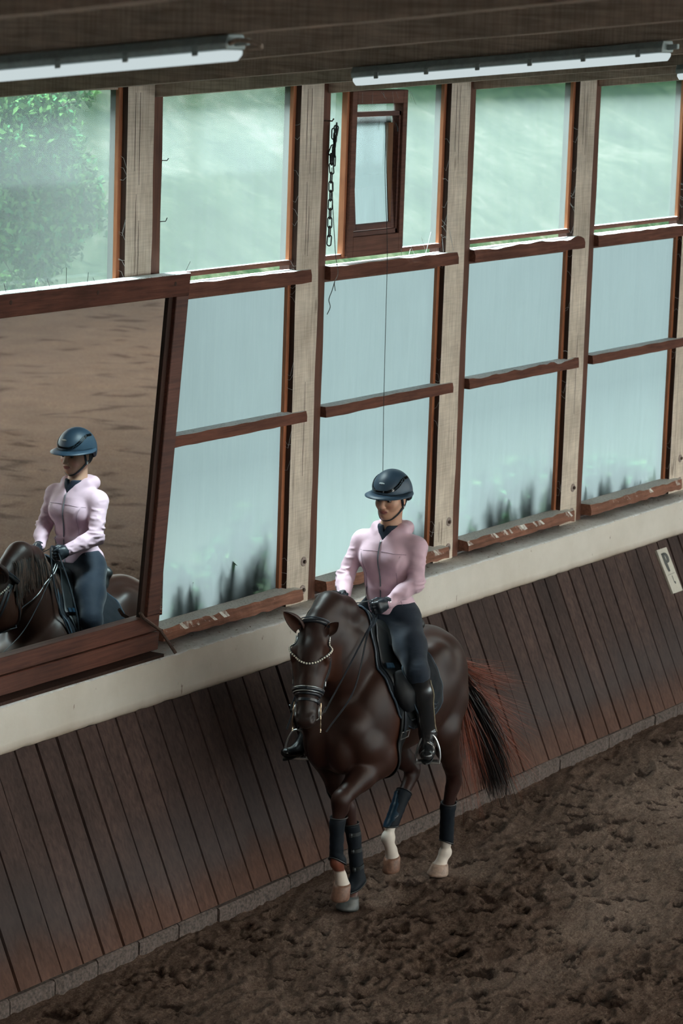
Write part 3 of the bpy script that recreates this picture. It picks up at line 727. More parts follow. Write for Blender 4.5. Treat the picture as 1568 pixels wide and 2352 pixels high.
# ---- chain, cords
chain = empty('chain', (15.49, -.02, 4.5)); tag(chain, 'rusty link chain hanging on the post beside the small vent window', 'chain')
OC = np.array([15.49, -.02, 4.5])
def link_mesh(p, axis_tilt, turn, Lh=.034, Wh=.014, r=.0042):
    pts = []
    for k in range(16):
        a = 2*math.pi*k/16; u = Wh*math.cos(a); v = (Lh-Wh)*(1 if math.sin(a) > 0 else -1)+Wh*math.sin(a)
        pts.append((u, v))
    mb = MB(); ct, st = math.cos(turn), math.sin(turn); ca, sa = math.cos(axis_tilt), math.sin(axis_tilt)
    P3 = [np.array(p)-OC+np.array([(u*ca-v*sa)*ct, (u*ca-v*sa)*st, u*sa+v*ca]) for u, v in pts]
    P3.append(P3[0]); P3.append(P3[1]); mb.tube(P3, r, 6, cap=False); return mb
rg = np.random.RandomState(2)
for k in range(15):
    mz = 4.50-k*.0145+rg.normal()*.006; link_mesh((15.535+rg.normal()*.012, -.02+rg.normal()*.008, mz-.02), rg.normal()*.25, rg.uniform(-.4, 1.6)).build('link', M['black_iron'], chain)
z = 4.28; k = 0
while z > 3.76:
    link_mesh((15.520-.0*k, -.018, z), rg.normal()*.06, .2 if k % 2 == 0 else 1.75).build('link', M['black_iron'], chain); z -= .056; k += 1
MB().tube([np.array((15.46, .012, 4.52))-OC, np.array((15.49, -.03, 4.52))-OC, np.array((15.50, -.035, 4.535))-OC], .005, 6).build('nail', M['iron'], chain)
def cordobj(name, pts, r, label, mat='cord'):
    o = MB().tube(bez(pts, 8), r, 5).build(name, M[mat]); tag(o, label, 'cord'); return o
c1 = [on_y(*p, -.045) for p in ((762, 385), (764, 470), (768, 545), (771, 590), (776, 628), (768, 648), (770, 668))]
c2 = [on_y(*p, -.045) for p in ((768, 648), (762, 668), (755, 688), (758, 705), (751, 722))]
o = cordobj('frayed_cord', c1, .0026, 'frayed cord hanging below the rusty chain'); 
MB().tube(bez(c2, 8), .0028, 5).build('cord_tail', M['black_iron'], o)
o.children[0].parent = o
cordobj('pull_cord', [on_y(*p, -.05) for p in ((886, 285), (884, 400), (888, 520), (889, 600), (885, 760), (881, 930), (879, 1085))], .0022, 'long thin pull cord hanging from the small vent window', 'black_iron')
# ---- strip lights under the rafters
def lamp(x, ya, yb, label):
    L0 = np.array([x, (ya+yb)/2, 0]); zc = lambda y: Z0-SL*y-.03
    T = empty('strip_light', (x, (ya+yb)/2, zc((ya+yb)/2))); tag(T, label, 'lamp', )
    O = np.array(T.location)
    def pr(name, prof, y0, y1, mat, parent, smooth=True):
        V = []; n = len(prof)
        for y in (y0, y1):
            for (dx, dz) in prof: V.append(np.array((x+dx, y, zc(y)+dz))-O)
        F = [(k, (k+1) % n, n+(k+1) % n, n+k) for k in range(n)] + [tuple(range(n))[::-1], tuple(range(n, 2*n))]
        return MB().add(V, F).build(name, mat, parent, bevel=.003)
    pr('lamp_housing', [(-.055, -.022), (-.060, .0), (-.045, .028), (.045, .028), (.060, .0), (.055, -.022)], ya, yb, M['lamp_body'], T)
    pr('diffuser', [(-.058, -.024), (.058, -.024), (.056, -.040), (.030, -.058), (-.030, -.058), (-.056, -.040)], ya-.01, yb+.01, M['lamp_glow'], T)
    for q in np.linspace(.08, .92, 6):
        y = ya+(yb-ya)*q; pr('clip', [(-.064, -.034), (-.064, -.004), (-.058, -.004), (-.058, -.034)], y, y-.025, M['lamp_body'], T)
    pr('cable_gland', [(-.012, -.012), (-.012, .012), (.012, .012), (.012, -.012)], yb, yb-.05, M['lamp_body'], T)
    return T
def lamp_span(x, pa, pb):
    return on_x(*pa, x)[1], on_x(*pb, x)[1]
lamp(8.07, -2.6, -4.28, 'lit fluorescent strip light at the top left, cut by the frame')
lamp(11.74, -2.50, -4.09, 'long lit fluorescent strip light at the top right')
lamp(15.45, -2.40, -3.97, 'end of a lit strip light at the right edge of the picture')
# cable from the left lamp along the rafter
cb = [on_x(*p, 8.03) for p in ((527, 100), (548, 92), (580, 97), (600, 108), (570, 112))]
MB().tube(bez(cb, 6), .008, 6).build('cable', M['rafter'], CEIL)
# ---- letter board on the kickboards
def kp(x, zz, o=.030): 
    y = KT[0]+(KB[0]-KT[0])*(KT[1]-zz)/(KT[1]-KB[1]); return np.array([x, y+KN[0]*o, zz+KN[1]*o])
SG = empty('letter_board', (20.13, -.3, .98)); tag(SG, 'white arena marker board with a black letter P on the kickboards', 'sign')
OS = np.array([20.13, -.3, .98])
def sgp(u, v, o):   # u 0..1 across, v 0..1 down the board
    xl = 20.020+.035*v; xr = 20.195+.030*v; zt = 1.150-.326*v
    return kp(xl+(xr-xl)*u, zt, o)-OS
def splate(name, poly, o0, o1, mat, parent):
    n = len(poly); V = [sgp(u, v, o0) for u, v in poly]+[sgp(u, v, o1) for u, v in poly]
    F = [tuple(range(n, 2*n))]+[(k, (k+1) % n, n+(k+1) % n, n+k) for k in range(n)]
    return MB().add(V, F).build(name, mat, parent)
splate('board', [(0, 0), (0, 1), (1, 1), (1, 0)], .022, .040, M['sign_white'], SG)
def quadstrip(name, pairs, o0=.040, o1=.0415):
    mb = MB()
    for (a, b), (c, d) in zip(pairs[:-1], pairs[1:]):
        mb.add([sgp(*a, o1), sgp(*b, o1), sgp(*d, o1), sgp(*c, o1)], [(0, 1, 2, 3)])
    return mb.build(name, M['sign_black'], SG)
outl = [(.30, .10), (.55, .095), (.72, .115), (.82, .16), (.84, .22), (.82, .28), (.74, .32), (.58, .335), (.50, .335)]
inn = [(.30, .155), (.50, .15), (.54, .165), (.56, .18), (.565, .21), (.56, .245), (.54, .265), (.52, .275), (.50, .278)]
P_ = list(zip(outl, inn))
quadstrip('letter_bowl', P_); quadstrip('letter_stem', [((.26, .10), (.50, .10)), ((.26, .33), (.52, .335)), ((.33, .52), (.53, .52))])
quadstrip('divider_line', [((.16, .585), (.16, .592)), ((.85, .575), (.85, .582))])
quadstrip('small_mark', [((.47, .625), (.53, .62)), ((.47, .76), (.53, .755)), ((.50, .79), (.56, .785))])
V, F = ring_profile((0, 0, 0), (0, -1, .4), [(.011, 0), (.008, .001)], 10); cc = sgp(.58, .785, .0405); MB().add([np.array(v)+cc for v in V], F).build('small_dot', M['sign_black'], SG)
# a few old cobwebs between the frames
cw = MB(); rg = np.random.RandomState(4)
for X in XP[2:7]:
    for zc in (4.3, 3.9, 3.72, 3.5, 2.9, 2.5, 1.75):
        for _ in range(3):
            z = zc+rg.normal()*.1; cw.tube([(X-.30, .02, z), (X-.282, .01, z-.01+rg.normal()*.01), (X-.262, -.001, z+rg.normal()*.05)], .0009, 3, cap=False)
for _ in range(8):
    x = rg.uniform(15.8, 16.5); z = 4.69; cw.tube([(x, -.008, z), (x+rg.normal()*.03, -.012, z-rg.uniform(.03, .1))], .0010, 3, cap=False)
    x = rg.uniform(16.3, 17.1); cw.tube([(x, .0, 3.66+rg.uniform(0, .12)), (x+rg.normal()*.05, -.02, 3.62)], .0012, 3, cap=False)
tag(cw.build('cobweb', plain('cobweb', (.5, .5, .48), .9)), 'thin pale cobwebs strung around the window frames', 'cobweb', kind='stuff')
# ================================================================== IMPLICIT SURFACES (bodies are grown from these)
class Sdf:
    """smooth union of round cones / ellipsoids, evaluated on point arrays"""
    def __init__(s): s.P = []
    def cone(s, a, b, ra, rb, k=.03, flat=None, sub=False, pre=None):
        s.P.append(('c', np.array(a, float), np.array(b, float), ra, rb, k, flat, sub)); return s
    def ell(s, c, r, k=.03, ax=None, sub=False):
        s.P.append(('e', np.array(c, float), np.array(r, float), None if ax is None else np.array(ax, float), None, k, None, sub)); return s
    def chain(s, pts, k=.03, flat=None):
        for (a, ra), (b, rb) in zip(pts[:-1], pts[1:]): s.cone(a, b, ra, rb, k, flat)
        return s
    def fn(s, g, k=.006, sub=True): s.P.append(('f', g, None, 0, 0, k, None, sub)); return s
    def prim(s, q, X):
        if q[0] == 'f': return q[1](X)
        if q[0] == 'c':
            a, b, ra, rb = q[1:5]; fl = q[6]; Y = X
            if fl is not None:
                n = np.array(fl[0], float); n /= np.linalg.norm(n); g = 1/fl[1]-1
                Y = X + ((X-a)@n)[:, None]*n*g; bb = b + ((b-a)@n)*n*g
            else: bb = b
            ab = bb-a; t = np.clip(((Y-a)@ab)/(ab@ab+1e-12), 0, 1)
            return np.linalg.norm(Y-a-t[:, None]*ab, axis=1) - (ra+(rb-ra)*t)
        c, r, ax = q[1:4]; p = X-c
        if ax is not None: p = p@ax.T
        k0 = np.linalg.norm(p/r, axis=1); k1 = np.linalg.norm(p/(r*r), axis=1)
        return np.where(k1 > 1e-9, k0*(k0-1)/np.maximum(k1, 1e-9), -r.min())
    def bounds(s):
        lo = np.full(3, 1e9); hi = -lo
        for q in s.P:
            if q[7] or q[0] == 'f': continue
            if q[0] == 'c': m = max(q[3], q[4]); l = np.minimum(q[1], q[2])-m; h = np.maximum(q[1], q[2])+m
            else: m = q[2].max() if q[3] is not None else q[2]; l = q[1]-m; h = q[1]+m
            lo = np.minimum(lo, l); hi = np.maximum(hi, h)
        return lo, hi
    def __call__(s, X):
        X = np.asarray(X, float); d = np.full(len(X), 10.0)
        for q in s.P:
            k = q[5]
            if q[0] == 'f': c = 0; rad = 1e3
            elif q[0] == 'c': c = (q[1]+q[2])/2; rad = np.linalg.norm(q[1]-q[2])/2+max(q[3], q[4])
            else: c = q[1]; rad = q[2].max()
            pad = rad + .10 + k
            if len(X) > 4000:
                near = ((X-c)**2).sum(1) < pad*pad; 
                if not near.any(): continue
                e = np.full(len(X), 10.0); e[near] = s.prim(q, X[near])
                e[~near] = np.minimum(10.0, .1+k)
            else: e = s.prim(q, X)
            if q[7]:
                h = np.clip(.5-.5*(d+e)/k, 0, 1); d = d*(1-h)+(-e)*h + k*h*(1-h)
            else:
                h = np.clip(.5+.5*(d-e)/k, 0, 1); d = d*(1-h)+e*h - k*h*(1-h)
        return d
def polygonise(f, lo, hi, h, B=12, relax=1):
    """sparse surface nets of f=0"""
    lo = np.array(lo)-2*h; n = np.ceil((np.array(hi)+2*h-lo)/h/B).astype(int); 
    gi = np.stack(np.meshgrid(*[np.arange(k) for k in n], indexing='ij'), -1).reshape(-1, 3)
    cen = lo+(gi+.5)*B*h; dc = f(cen); keep = gi[np.abs(dc) < B*h*.87*1.35+.004]
    K = B+1; off = np.stack(np.meshgrid(*[np.arange(K)]*3, indexing='ij'), -1).reshape(-1, 3)
    G = (keep[:, None, :]*B+off[None]).reshape(-1, 3)
    D = f(lo+G*h).reshape(len(keep), K, K, K)
    N = n*B+2
    def cid(g): return (g[..., 0]*N[1]+g[..., 1])*N[2]+g[..., 2]
    neg = D < 0
    corners = [(a, b, c) for a in (0, 1) for b in (0, 1) for c in (0, 1)]
    S = sum(neg[:, a:B+a, b:B+b, c:B+c].astype(np.int8) for a, b, c in corners)
    act = np.argwhere((S > 0) & (S < 8)); acc = np.zeros((len(act), 3)); cnt = np.zeros(len(act))
    for i, ca in enumerate(corners):
        for cb in corners[i+1:]:
            if sum(abs(x-y) for x, y in zip(ca, cb)) != 1: continue
            va = D[act[:, 0], act[:, 1]+ca[0], act[:, 2]+ca[1], act[:, 3]+ca[2]]; vb = D[act[:, 0], act[:, 1]+cb[0], act[:, 2]+cb[1], act[:, 3]+cb[2]]
            m = (va < 0) != (vb < 0); t = np.where(m, va/np.where(m, va-vb, 1), 0)
            acc += m[:, None]*(np.array(ca)+t[:, None]*(np.array(cb)-np.array(ca))); cnt += m
    gcell = keep[act[:, 0]]*B+act[:, 1:]; V = lo+(gcell+acc/cnt[:, None])*h; ids = cid(gcell)
    o = np.argsort(ids); ids_s = ids[o]; V = V[o]
    faces = []
    for axis in range(3):
        sl0 = [slice(0, B)]*3; sl1 = list(sl0); sl1[axis] = slice(1, B+1)
        a = neg[(slice(None), *sl0)]; b = neg[(slice(None), *sl1)]; e = np.argwhere(a != b)
        g = keep[e[:, 0]]*B+e[:, 1:]; flip = a[e[:, 0], e[:, 1], e[:, 2], e[:, 3]]
        u, v = [k for k in range(3) if k != axis]; du = np.zeros(3, int); dv = np.zeros(3, int); du[u] = 1; dv[v] = 1
        quad = np.stack([cid(g), cid(g-du), cid(g-du-dv), cid(g-dv)], 1)
        if axis == 1: flip = ~flip
        quad[~flip] = quad[~flip][:, ::-1]
        q = np.searchsorted(ids_s, quad); q = np.minimum(q, len(ids_s)-1); ok = (ids_s[q] == quad).all(1); faces.append(q[ok])
    F = np.concatenate(faces)
    for _ in range(relax):       # even the vertices out, then pull them back on the surface
        s = np.zeros_like(V); c = np.zeros(len(V))
        for k in range(4):
            a, b = F[:, k], F[:, (k+1) % 4]; np.add.at(s, a, V[b]); np.add.at(c, a, 1); np.add.at(s, b, V[a]); np.add.at(c, b, 1)
        V = .5*V+.5*s/np.maximum(c, 1)[:, None]
        V = project(f, V, 1)
    return V, F
def grad(f, X, e=.0015):
    g = np.stack([f(X+np.eye(3)[k]*e)-f(X-np.eye(3)[k]*e) for k in range(3)], 1); return g/(np.linalg.norm(g, axis=1)[:, None]+1e-9)
def project(f, X, n=2, off=0.0):
    for _ in range(n): X = X - (f(X)-off)[:, None]*grad(f, X)
    return X
def march(f, O, Dv, off=0.0, tmax=.8, n=60):
    """first exit of the surface along rays from inside, moving out"""
    O = np.atleast_2d(O).astype(float); Dv = np.atleast_2d(Dv).astype(float); Dv = Dv/np.linalg.norm(Dv, axis=1)[:, None]
    ts = np.linspace(0, tmax, n); res = np.full(len(O), tmax); prev = f(O)-off
    lo_ = np.zeros(len(O)); found = np.zeros(len(O), bool)
    for t in ts[1:]:
        v = f(O+Dv*t)-off; m = (prev < 0) & (v >= 0) & ~found
        res[m] = t; lo_[m] = t-ts[1]; found |= m; prev = v
    hi_ = res.copy()
    for _ in range(12):
        mid = (lo_+hi_)/2; v = f(O+Dv*mid[:, None])-off; lo_ = np.where(v < 0, mid, lo_); hi_ = np.where(v < 0, hi_, mid)
    return O+Dv*((lo_+hi_)/2)[:, None]

# ================================================================== HORSE
X0, Y0 = 14.25, -1.22
def HW(p):
    p = np.atleast_2d(np.asarray(p, float)); return np.stack([X0-p[:, 0], Y0-p[:, 1], p[:, 2]], 1)
ORG = np.array([X0, Y0, 0.0])
def HL(p): return HW(p)-ORG        # local to an Empty standing at ORG
# head frame
hy = math.radians(25); HF = np.array([math.cos(hy), math.sin(hy), 0]); HB = np.array([-math.sin(hy), math.cos(hy), 0]); ZV = np.array([0, 0, 1.0])
HA = .262*HF-.51*ZV; HA /= np.linalg.norm(HA); HN = .51*HF+.262*ZV; HN /= np.linalg.norm(HN)
HP = np.array([.640, -.028, 1.785]); HSC = 1.07; HVS = 1.06
def H(t, u, v): return HP+HA*t+HN*u*HSC+HB*v*HVS*HSC
AXH = np.stack([HA, HN, HB])
def horse_head(S):
    i0 = len(S.P); _horse_head(S)
    for i in range(i0, len(S.P)):
        q = list(S.P[i])
        if q[0] == 'c': q[3] *= HSC; q[4] *= HSC
        else: q[2] = q[2]*HSC
        S.P[i] = tuple(q)
def _horse_head(S):
    S.cone(H(.0, -.01, 0), H(.20, .0, 0), .078, .098, .03, (HB, .93))
    S.cone(H(.16, .010, 0), H(.34, .004, 0), .092, .070, .03, (HB, .92))
    S.cone(H(.34, .004, 0), H(.51, -.002, 0), .068, .045, .03, (HB, .92))
    for v in (-1, 1):
        S.ell(H(.20, -.085, .050*v), (.115, .095, .040), .035, AXH)
        S.cone(H(.145, .030, .078*v), H(.36, .000, .048*v), .027, .014, .025)
        S.ell(H(.175, .046, .078*v), (.036, .026, .026), .018, AXH)
        S.ell(H(.522, .018, .027*v), (.034, .022, .021), .015, AXH)
        S.ell(H(.490, -.020, .040*v), (.05, .026, .012), .02, AXH)
    S.cone(H(.24, -.088, 0), H(.50, -.050, 0), .052, .034, .03)
    S.ell(H(.535, -.008, 0), (.040, .047, .048), .02, AXH)
    S.ell(H(.520, -.062, 0), (.036, .030, .034), .015, AXH)
    for v in (-1, 1):
        S.ell(H(.530, .030, .041*v), (.018, .011, .010), .008, AXH, sub=True)
        S.ell(H(.182, .050, .106*v), (.020, .011, .012), .008, AXH, sub=True)
        S.ell(H(.27, .070, .075*v), (.06, .02, .02), .03, AXH, sub=True)
    S.ell(H(.560, -.043, 0), (.012, .006, .05), .008, AXH, sub=True)
L_ = np.array([0, 1.0, 0])
def horse_body(S):
    # trunk
    S.cone((.16, 0, 1.235), (-.46, 0, 1.26), .300, .295, .06, (L_, .90))
    S.cone((.05, 0, 1.17), (-.35, 0, 1.19), .285, .275, .06, (L_, .95))
    S.ell((.10, 0, 1.50), (.30, .085, .185), .07)
    S.ell((-.57, 0, 1.325), (.29, .215, .275), .06)
    for v in (-1, 1):
        S.ell((-.59, .112*v, 1.24), (.24, .128, .30), .06); S.ell((-.43, .165*v, 1.45), (.09, .065, .09), .08)
        S.ell((.24, .16*v, 1.20), (.17, .115, .29), .05)
        S.ell((.40, .115*v, 1.17), (.11, .105, .13), .035)
        S.ell((.45, .070*v, 1.06), (.085, .080, .14), .022)
        S.ell((.31, .145*v, 1.02), (.13, .095, .13), .03)
    S.ell((.30, 0, 1.14), (.22, .19, .27), .05)
    # neck
    S.cone((.10, 0, 1.32), (.34, 0, 1.55), .265, .215, .06, (L_, .66))
    S.cone((.34, 0, 1.55), (.50, -.018, 1.735), .212, .158, .05, (L_, .66))
    S.chain([((.04, 0, 1.60), .065), ((.22, 0, 1.745), .07), ((.36, -.012, 1.845), .072), ((.485, -.028, 1.888), .072), ((.585, -.030, 1.845), .060)], .06)
    S.cone((.49, -.012, 1.70), H(.10, -.055, 0), .115, .095, .05, (L_, .8))
    horse_head(S)
    # left fore, lifted
    S.cone((.34, .165, 1.07), (.21, .178, .98), .118, .112, .04, (L_, .88))
    S.cone((.22, .180, .97), (.40, .172, .90), .108, .078, .04, (L_, .88)); S.cone((.40, .172, .90), (.560, .158, .822), .077, .052, .03)
    S.ell((.590, .156, .800), (.052, .056, .066), .02); S.ell((.580, .155, .755), (.040, .048, .05), .02)
    S.chain([((.592, .153, .755), .042), ((.610, .151, .66), .031), ((.605, .150, .50), .030)], .02, (L_, .95))
    S.ell((.594, .150, .440), (.046, .040, .046), .015); S.ell((.572, .150, .425), (.022, .022, .028), .012)
    S.chain([((.592, .150, .43), .032), ((.548, .149, .345), .032), ((.524, .148, .285), .044)], .015)
    # right fore, carrying
    S.cone((.30, -.165, 1.06), (.25, -.158, .96), .115, .105, .04, (L_, .85)); S.cone((.25, -.158, .96), (.165, -.125, .75), .100, .064, .04)
    S.cone((.165, -.125, .75), (.105, -.105, .62), .064, .047, .03); S.ell((.083, -.100, .585), (.046, .048, .062), .02)
    S.chain([((.070, -.095, .54), .040), ((.035, -.082, .42), .030), ((.022, -.058, .20), .030)], .02)
    S.ell((.025, -.052, .155), (.042, .038, .042), .015)
    S.chain([((.03, -.050, .15), .033), ((.095, -.040, .095), .031), ((.120, -.034, .070), .043)], .015)
    # left hind, carrying
    S.cone((-.62, .140, 1.15), (-.52, .165, 1.00), .150, .125, .05, (L_, .80))
    S.cone((-.52, .170, .99), (-.72, .140, .74), .120, .058, .05, (L_, .82)); S.cone((-.72, .135, .74), (-.800, .118, .615), .055, .046, .03)
    S.cone((-.70, .14, .86), (-.835, .115, .665), .045, .020, .03)          # tendon to the point of hock
    S.ell((-.795, .115, .60), (.050, .043, .07), .02); S.ell((-.835, .113, .65), (.024, .024, .036), .015)
    S.chain([((-.785, .108, .56), .042), ((-.775, .092, .44), .033), ((-.805, .074, .20), .032)], .02)
    S.ell((-.812, .068, .145), (.042, .038, .042), .015)
    S.chain([((-.808, .066, .15), .033), ((-.790, .056, .095), .032), ((-.785, .050, .068), .044)], .015)
    # right hind, lifted
    S.cone((-.60, -.155, 1.12), (-.40, -.180, .93), .150, .120, .05, (L_, .80))
    S.cone((-.40, -.168, .92), (-.60, -.138, .74), .112, .055, .05, (L_, .82)); S.cone((-.60, -.138, .74), (-.695, -.122, .665), .054, .046, .03)
    S.cone((-.56, -.14, .83), (-.735, -.118, .69), .045, .020, .03)
    S.ell((-.695, -.120, .645), (.052, .043, .06), .02); S.ell((-.735, -.118, .675), (.026, .024, .030), .015)
    S.chain([((-.675, -.116, .62), .042), ((-.570, -.110, .53), .033), ((-.415, -.101, .355), .031)], .02)
    S.ell((-.398, -.100, .305), (.046, .042, .048), .015)
    S.chain([((-.395, -.100, .29), .033), ((-.440, -.100, .215), .034), ((-.455, -.100, .165), .044)], .015)
    # dock
    S.chain([((-.80, 0, 1.46), .05), ((-.90, 0, 1.40), .045), ((-.95, 0, 1.30), .035)], .05)
HS = Sdf(); horse_body(HS)
HEAD = Sdf(); horse_head(HEAD)

def coat_mat():
    t = NT('bay_coat'); a = t.n('ShaderNodeVertexColor'); a.layer_name = 'tint'
    n = t.noise(t.pos((1, 1, .35)), 210, 3, .6); n2 = t.noise(t.pos(), 5, 3, .5)
    c = t.mix(a.outputs[0], t.ramp(n2, [(.3, (.82, .82, .82)), (.7, (1.2, 1.15, 1.12))]), 1, 'MULTIPLY')
    t.bsdf(c, .44, t.bump(n, .14, .002), Specular_IOR_Level=.26)
    return t.m
M['coat'] = coat_mat()
M['hair'] = plain('black_brown_hair', (.012, .008, .007), .45, noise_amt=.4, nscale=40)
M['hair_red'] = plain('red_brown_hair', (.19, .045, .022), .5, noise_amt=.4, nscale=40)
M['mane_brown'] = plain('brown_mane_hair', (.060, .030, .020), .5, noise_amt=.4, nscale=40)
M['hoof_dark'] = plain('dark_hoof', (.055, .058, .056), .45, noise_amt=.3); M['hoof_brown'] = plain('brown_hoof', (.17, .085, .055), .5, noise_amt=.4, nscale=50)
M['hoof_pale'] = plain('pale_hoof', (.32, .22, .17), .55, noise_amt=.5, nscale=24)
M['eye'] = plain('horse_eye', (.006, .004, .003), .05, noise_amt=0)
M['ear_in'] = plain('ear_inside', (.10, .045, .030), .7)
HORSE = empty('horse', tuple(ORG)); tag(HORSE, 'dark bay horse with white socks trotting beside the kickboards with lowered head', 'horse')
def lerp_col(a, b, t): return a*(1-t)[:, None]+b*t[:, None]
def build_horse():
    V, F = polygonise(HS, *HS.bounds(), .0095, relax=1)
    base = np.array([.025, .0105, .0072]); c = np.tile(base, (len(V), 1)); s, l, z = V.T
    n = vnoise(V*9, 3)*.5+vnoise(V*25, 4)*.3
    # darker topline, redder flank folds and elbows
    dk = np.clip((z-1.42)/.25, 0, 1)*.25; c = lerp_col(c, np.array([.018, .009, .007]), np.clip(dk, 0, 1))
    red = np.exp(-((s-.12)/.10)**2-((z-1.18)/.22)**2); c = lerp_col(c, np.array([.15, .045, .022]), np.clip(red*.35, 0, 1))
    # black points: lower legs
    leg = np.clip((.86-z)/.16+n*.2, 0, 1)*(z < 1.0); c = lerp_col(c, np.array([.026, .011, .009]), leg*.85)
    # muzzle, forehead between the ears
    q = V-HP; t = q@HA; u = q@HN; v = q@HB; inh = (t > -.1) & (np.abs(v) < .16) & (u > -.2) & (s > .45) & (z > 1.15)
    c = np.where((inh & (t > .46))[:, None], np.array([.022, .013, .011]), c)
    c = lerp_col(c, np.array([.020, .010, .008]), np.where(inh & (u > .02), np.clip((.20-t)/.08, 0, 1)*.9, 0))
    ch = inh*np.clip((np.abs(v)-.05)/.04, 0, 1)*np.clip((t-.05)/.05, 0, 1)*(t < .45); c = lerp_col(c, np.array([.060, .022, .013]), ch*.6)
    # white markings
    W = np.array([.62, .56, .50]); nz = n*.010
    def sock(c, sel, top, w=.012):
        m = sel*np.clip((top+nz-z)/w, 0, 1); return lerp_col(c, W, m)
    lf = (s > .45) & (l > .08) & (z < .6); rf = (s < .35) & (s > -.2) & (l < 0) & (z < .5)
    lh = (s < -.65) & (l > 0) & (z < .5); rh = (s > -.6) & (s < -.2) & (l < 0) & (z < .45)
    c = np.where((lf & (z < .47) & (z > .385))[:, None], np.array([.14, .045, .028]), c)
    c = sock(c, lf.astype(float), .392); c = sock(c, rh.astype(float), .40); c = sock(c, lh.astype(float), .24)
    c = np.where((rf & (z < .16))[:, None], np.array([.060, .026, .020]), c)
    c = np.where((lf & (z < .288+.0*z))[:, None], np.array([.17, .085, .055]), c)
    VW = HL(V)
    mesh_obj('body', VW, F, M['coat'], HORSE, smooth=True, col=np.clip(c, 0, 1))
build_horse()
# hooves
def hoof(c, ax, fwd, r0, r1, h, mat, label=None):
    """c coronet centre, ax direction of growth, fwd toe direction"""
    ax = np.array(ax, float); ax /= np.linalg.norm(ax); fwd = np.array(fwd, float); fwd -= ax*fwd.dot(ax); fwd /= np.linalg.norm(fwd); sd = np.cross(ax, fwd); n = 24; V = []
    prof = [(.90, -.004, 0), (1, .010, .004), (1.0+(r1/r0-1)*.5, h*.5, .012), (r1/r0, h-.016, .022), (r1/r0*.96, h-.006, .024), (r1/r0*.86, h, .024), (r1/r0*.55, h-.004, .02)]
    for (k, d, sh) in prof:
        for j in range(n):
            a = 2*math.pi*j/n; x, y = math.cos(a), math.sin(a)
            rx = (1.08 if x > 0 else .82); V.append(np.array(c)+ax*d+fwd*(x*r0*k*rx+sh)+sd*(y*r0*k*.96))
    m = len(prof); F = [(i*n+k, i*n+(k+1) % n, (i+1)*n+(k+1) % n, (i+1)*n+k) for i in range(m-1) for k in range(n)]+[tuple(range(n))[::-1], tuple((m-1)*n+k for k in range(n))]
    o = MB().add(HL(V), F).build('hoof', mat, HORSE, smooth=True)
    if label: o['label'] = label
hoof((.524, .148, .292), (-.08, 0, -1), (1, 0, -.1), .054, .058, .088, M['hoof_brown'], 'brown hoof of the lifted foreleg')
hoof((.125, -.034, .078), (.12, 0, -1), (1, 0, 0), .056, .072, .074, M['hoof_dark'], 'dark hoof on the sand')
hoof((-.785, .050, .072), (.05, 0, -1), (1, 0, 0), .056, .068, .066, M['hoof_pale'], 'pale hoof on the sand')
hoof((-.456, -.100, .172), (-.20, 0, -1), (1, 0, -.2), .054, .058, .086, M['hoof_brown'], 'brown hoof of the lifted hind leg')
# eyes, ears
for v in (-1, 1):
    mb = MB(); V, F = ring_profile((0, 0, 0), (0, 0, 1), [(.0001, -.019), (.012, -.015), (.018, -.006), (.019, .0), (.018, .006), (.012, .015), (.0001, .019)], 16)
    mb.add(np.array(V)+HL([H(.180, .043, .083*v)])[0], F).build('eye', M['eye'], HORSE, smooth=True)
def ear(base, tip, face, wdt, label=None):
    base, tip, face = map(lambda a: np.array(a, float), (base, tip, face)); ax = tip-base; Lr = np.linalg.norm(ax); ax /= Lr
    face -= ax*face.dot(ax); face /= np.linalg.norm(face); sd = np.cross(ax, face); n = 12; m = 14; V = []; 
    for i in range(m+1):
        t = i/m; w_ = wdt*(math.sin(math.pi*min(1, (t*.78+.22)))**.75)*(1-.15*t) if t < 1 else .0005; op = 1.0-.15*t
        cen = base+ax*Lr*t - face*(.010*math.sin(math.pi*t)) + face*.012*t*t
        for side in (0, 1):
            for j in range(n+1):
                a = (-1+2*j/n)*2.15*op; rr = w_*(1 if side == 0 else .86)
                V.append(cen + sd*math.sin(a)*rr - face*math.cos(a)*rr*.75)
    K = 2*(n+1); F = []
    for i in range(m):
        for j in range(n):
            a = i*K+j; F.append((a, a+1, a+K+1, a+K)); b = i*K+(n+1)+j; F.append((b, b+K, b+K+1, b+1))
        for j in (0, n): a = i*K+j; b = a+n+1; F.append((a, b, b+K, a+K))
    mats = [M['coat_dark'], M['ear_in']]
    o = MB().add(HL(V), F).build('ear', mats, HORSE, smooth=True)
    mi = []
    for i in range(m):
        for j in range(n): mi += [0, 1]
        mi += [0, 0]
    if len(mi) == len(o.data.polygons): o.data.polygons.foreach_set('material_index', mi)
    if label: o['label'] = label
M['coat_dark'] = plain('ear_coat', (.040, .017, .012), .5)
ear(H(.025, .030, -.062), H(-.055, .140, -.140), HN*.9-HB*.5, .047)
ear(H(.030, .020, .068), H(-.030, .055, .128), HN*.5+ZV*.1+HB*.3, .036)
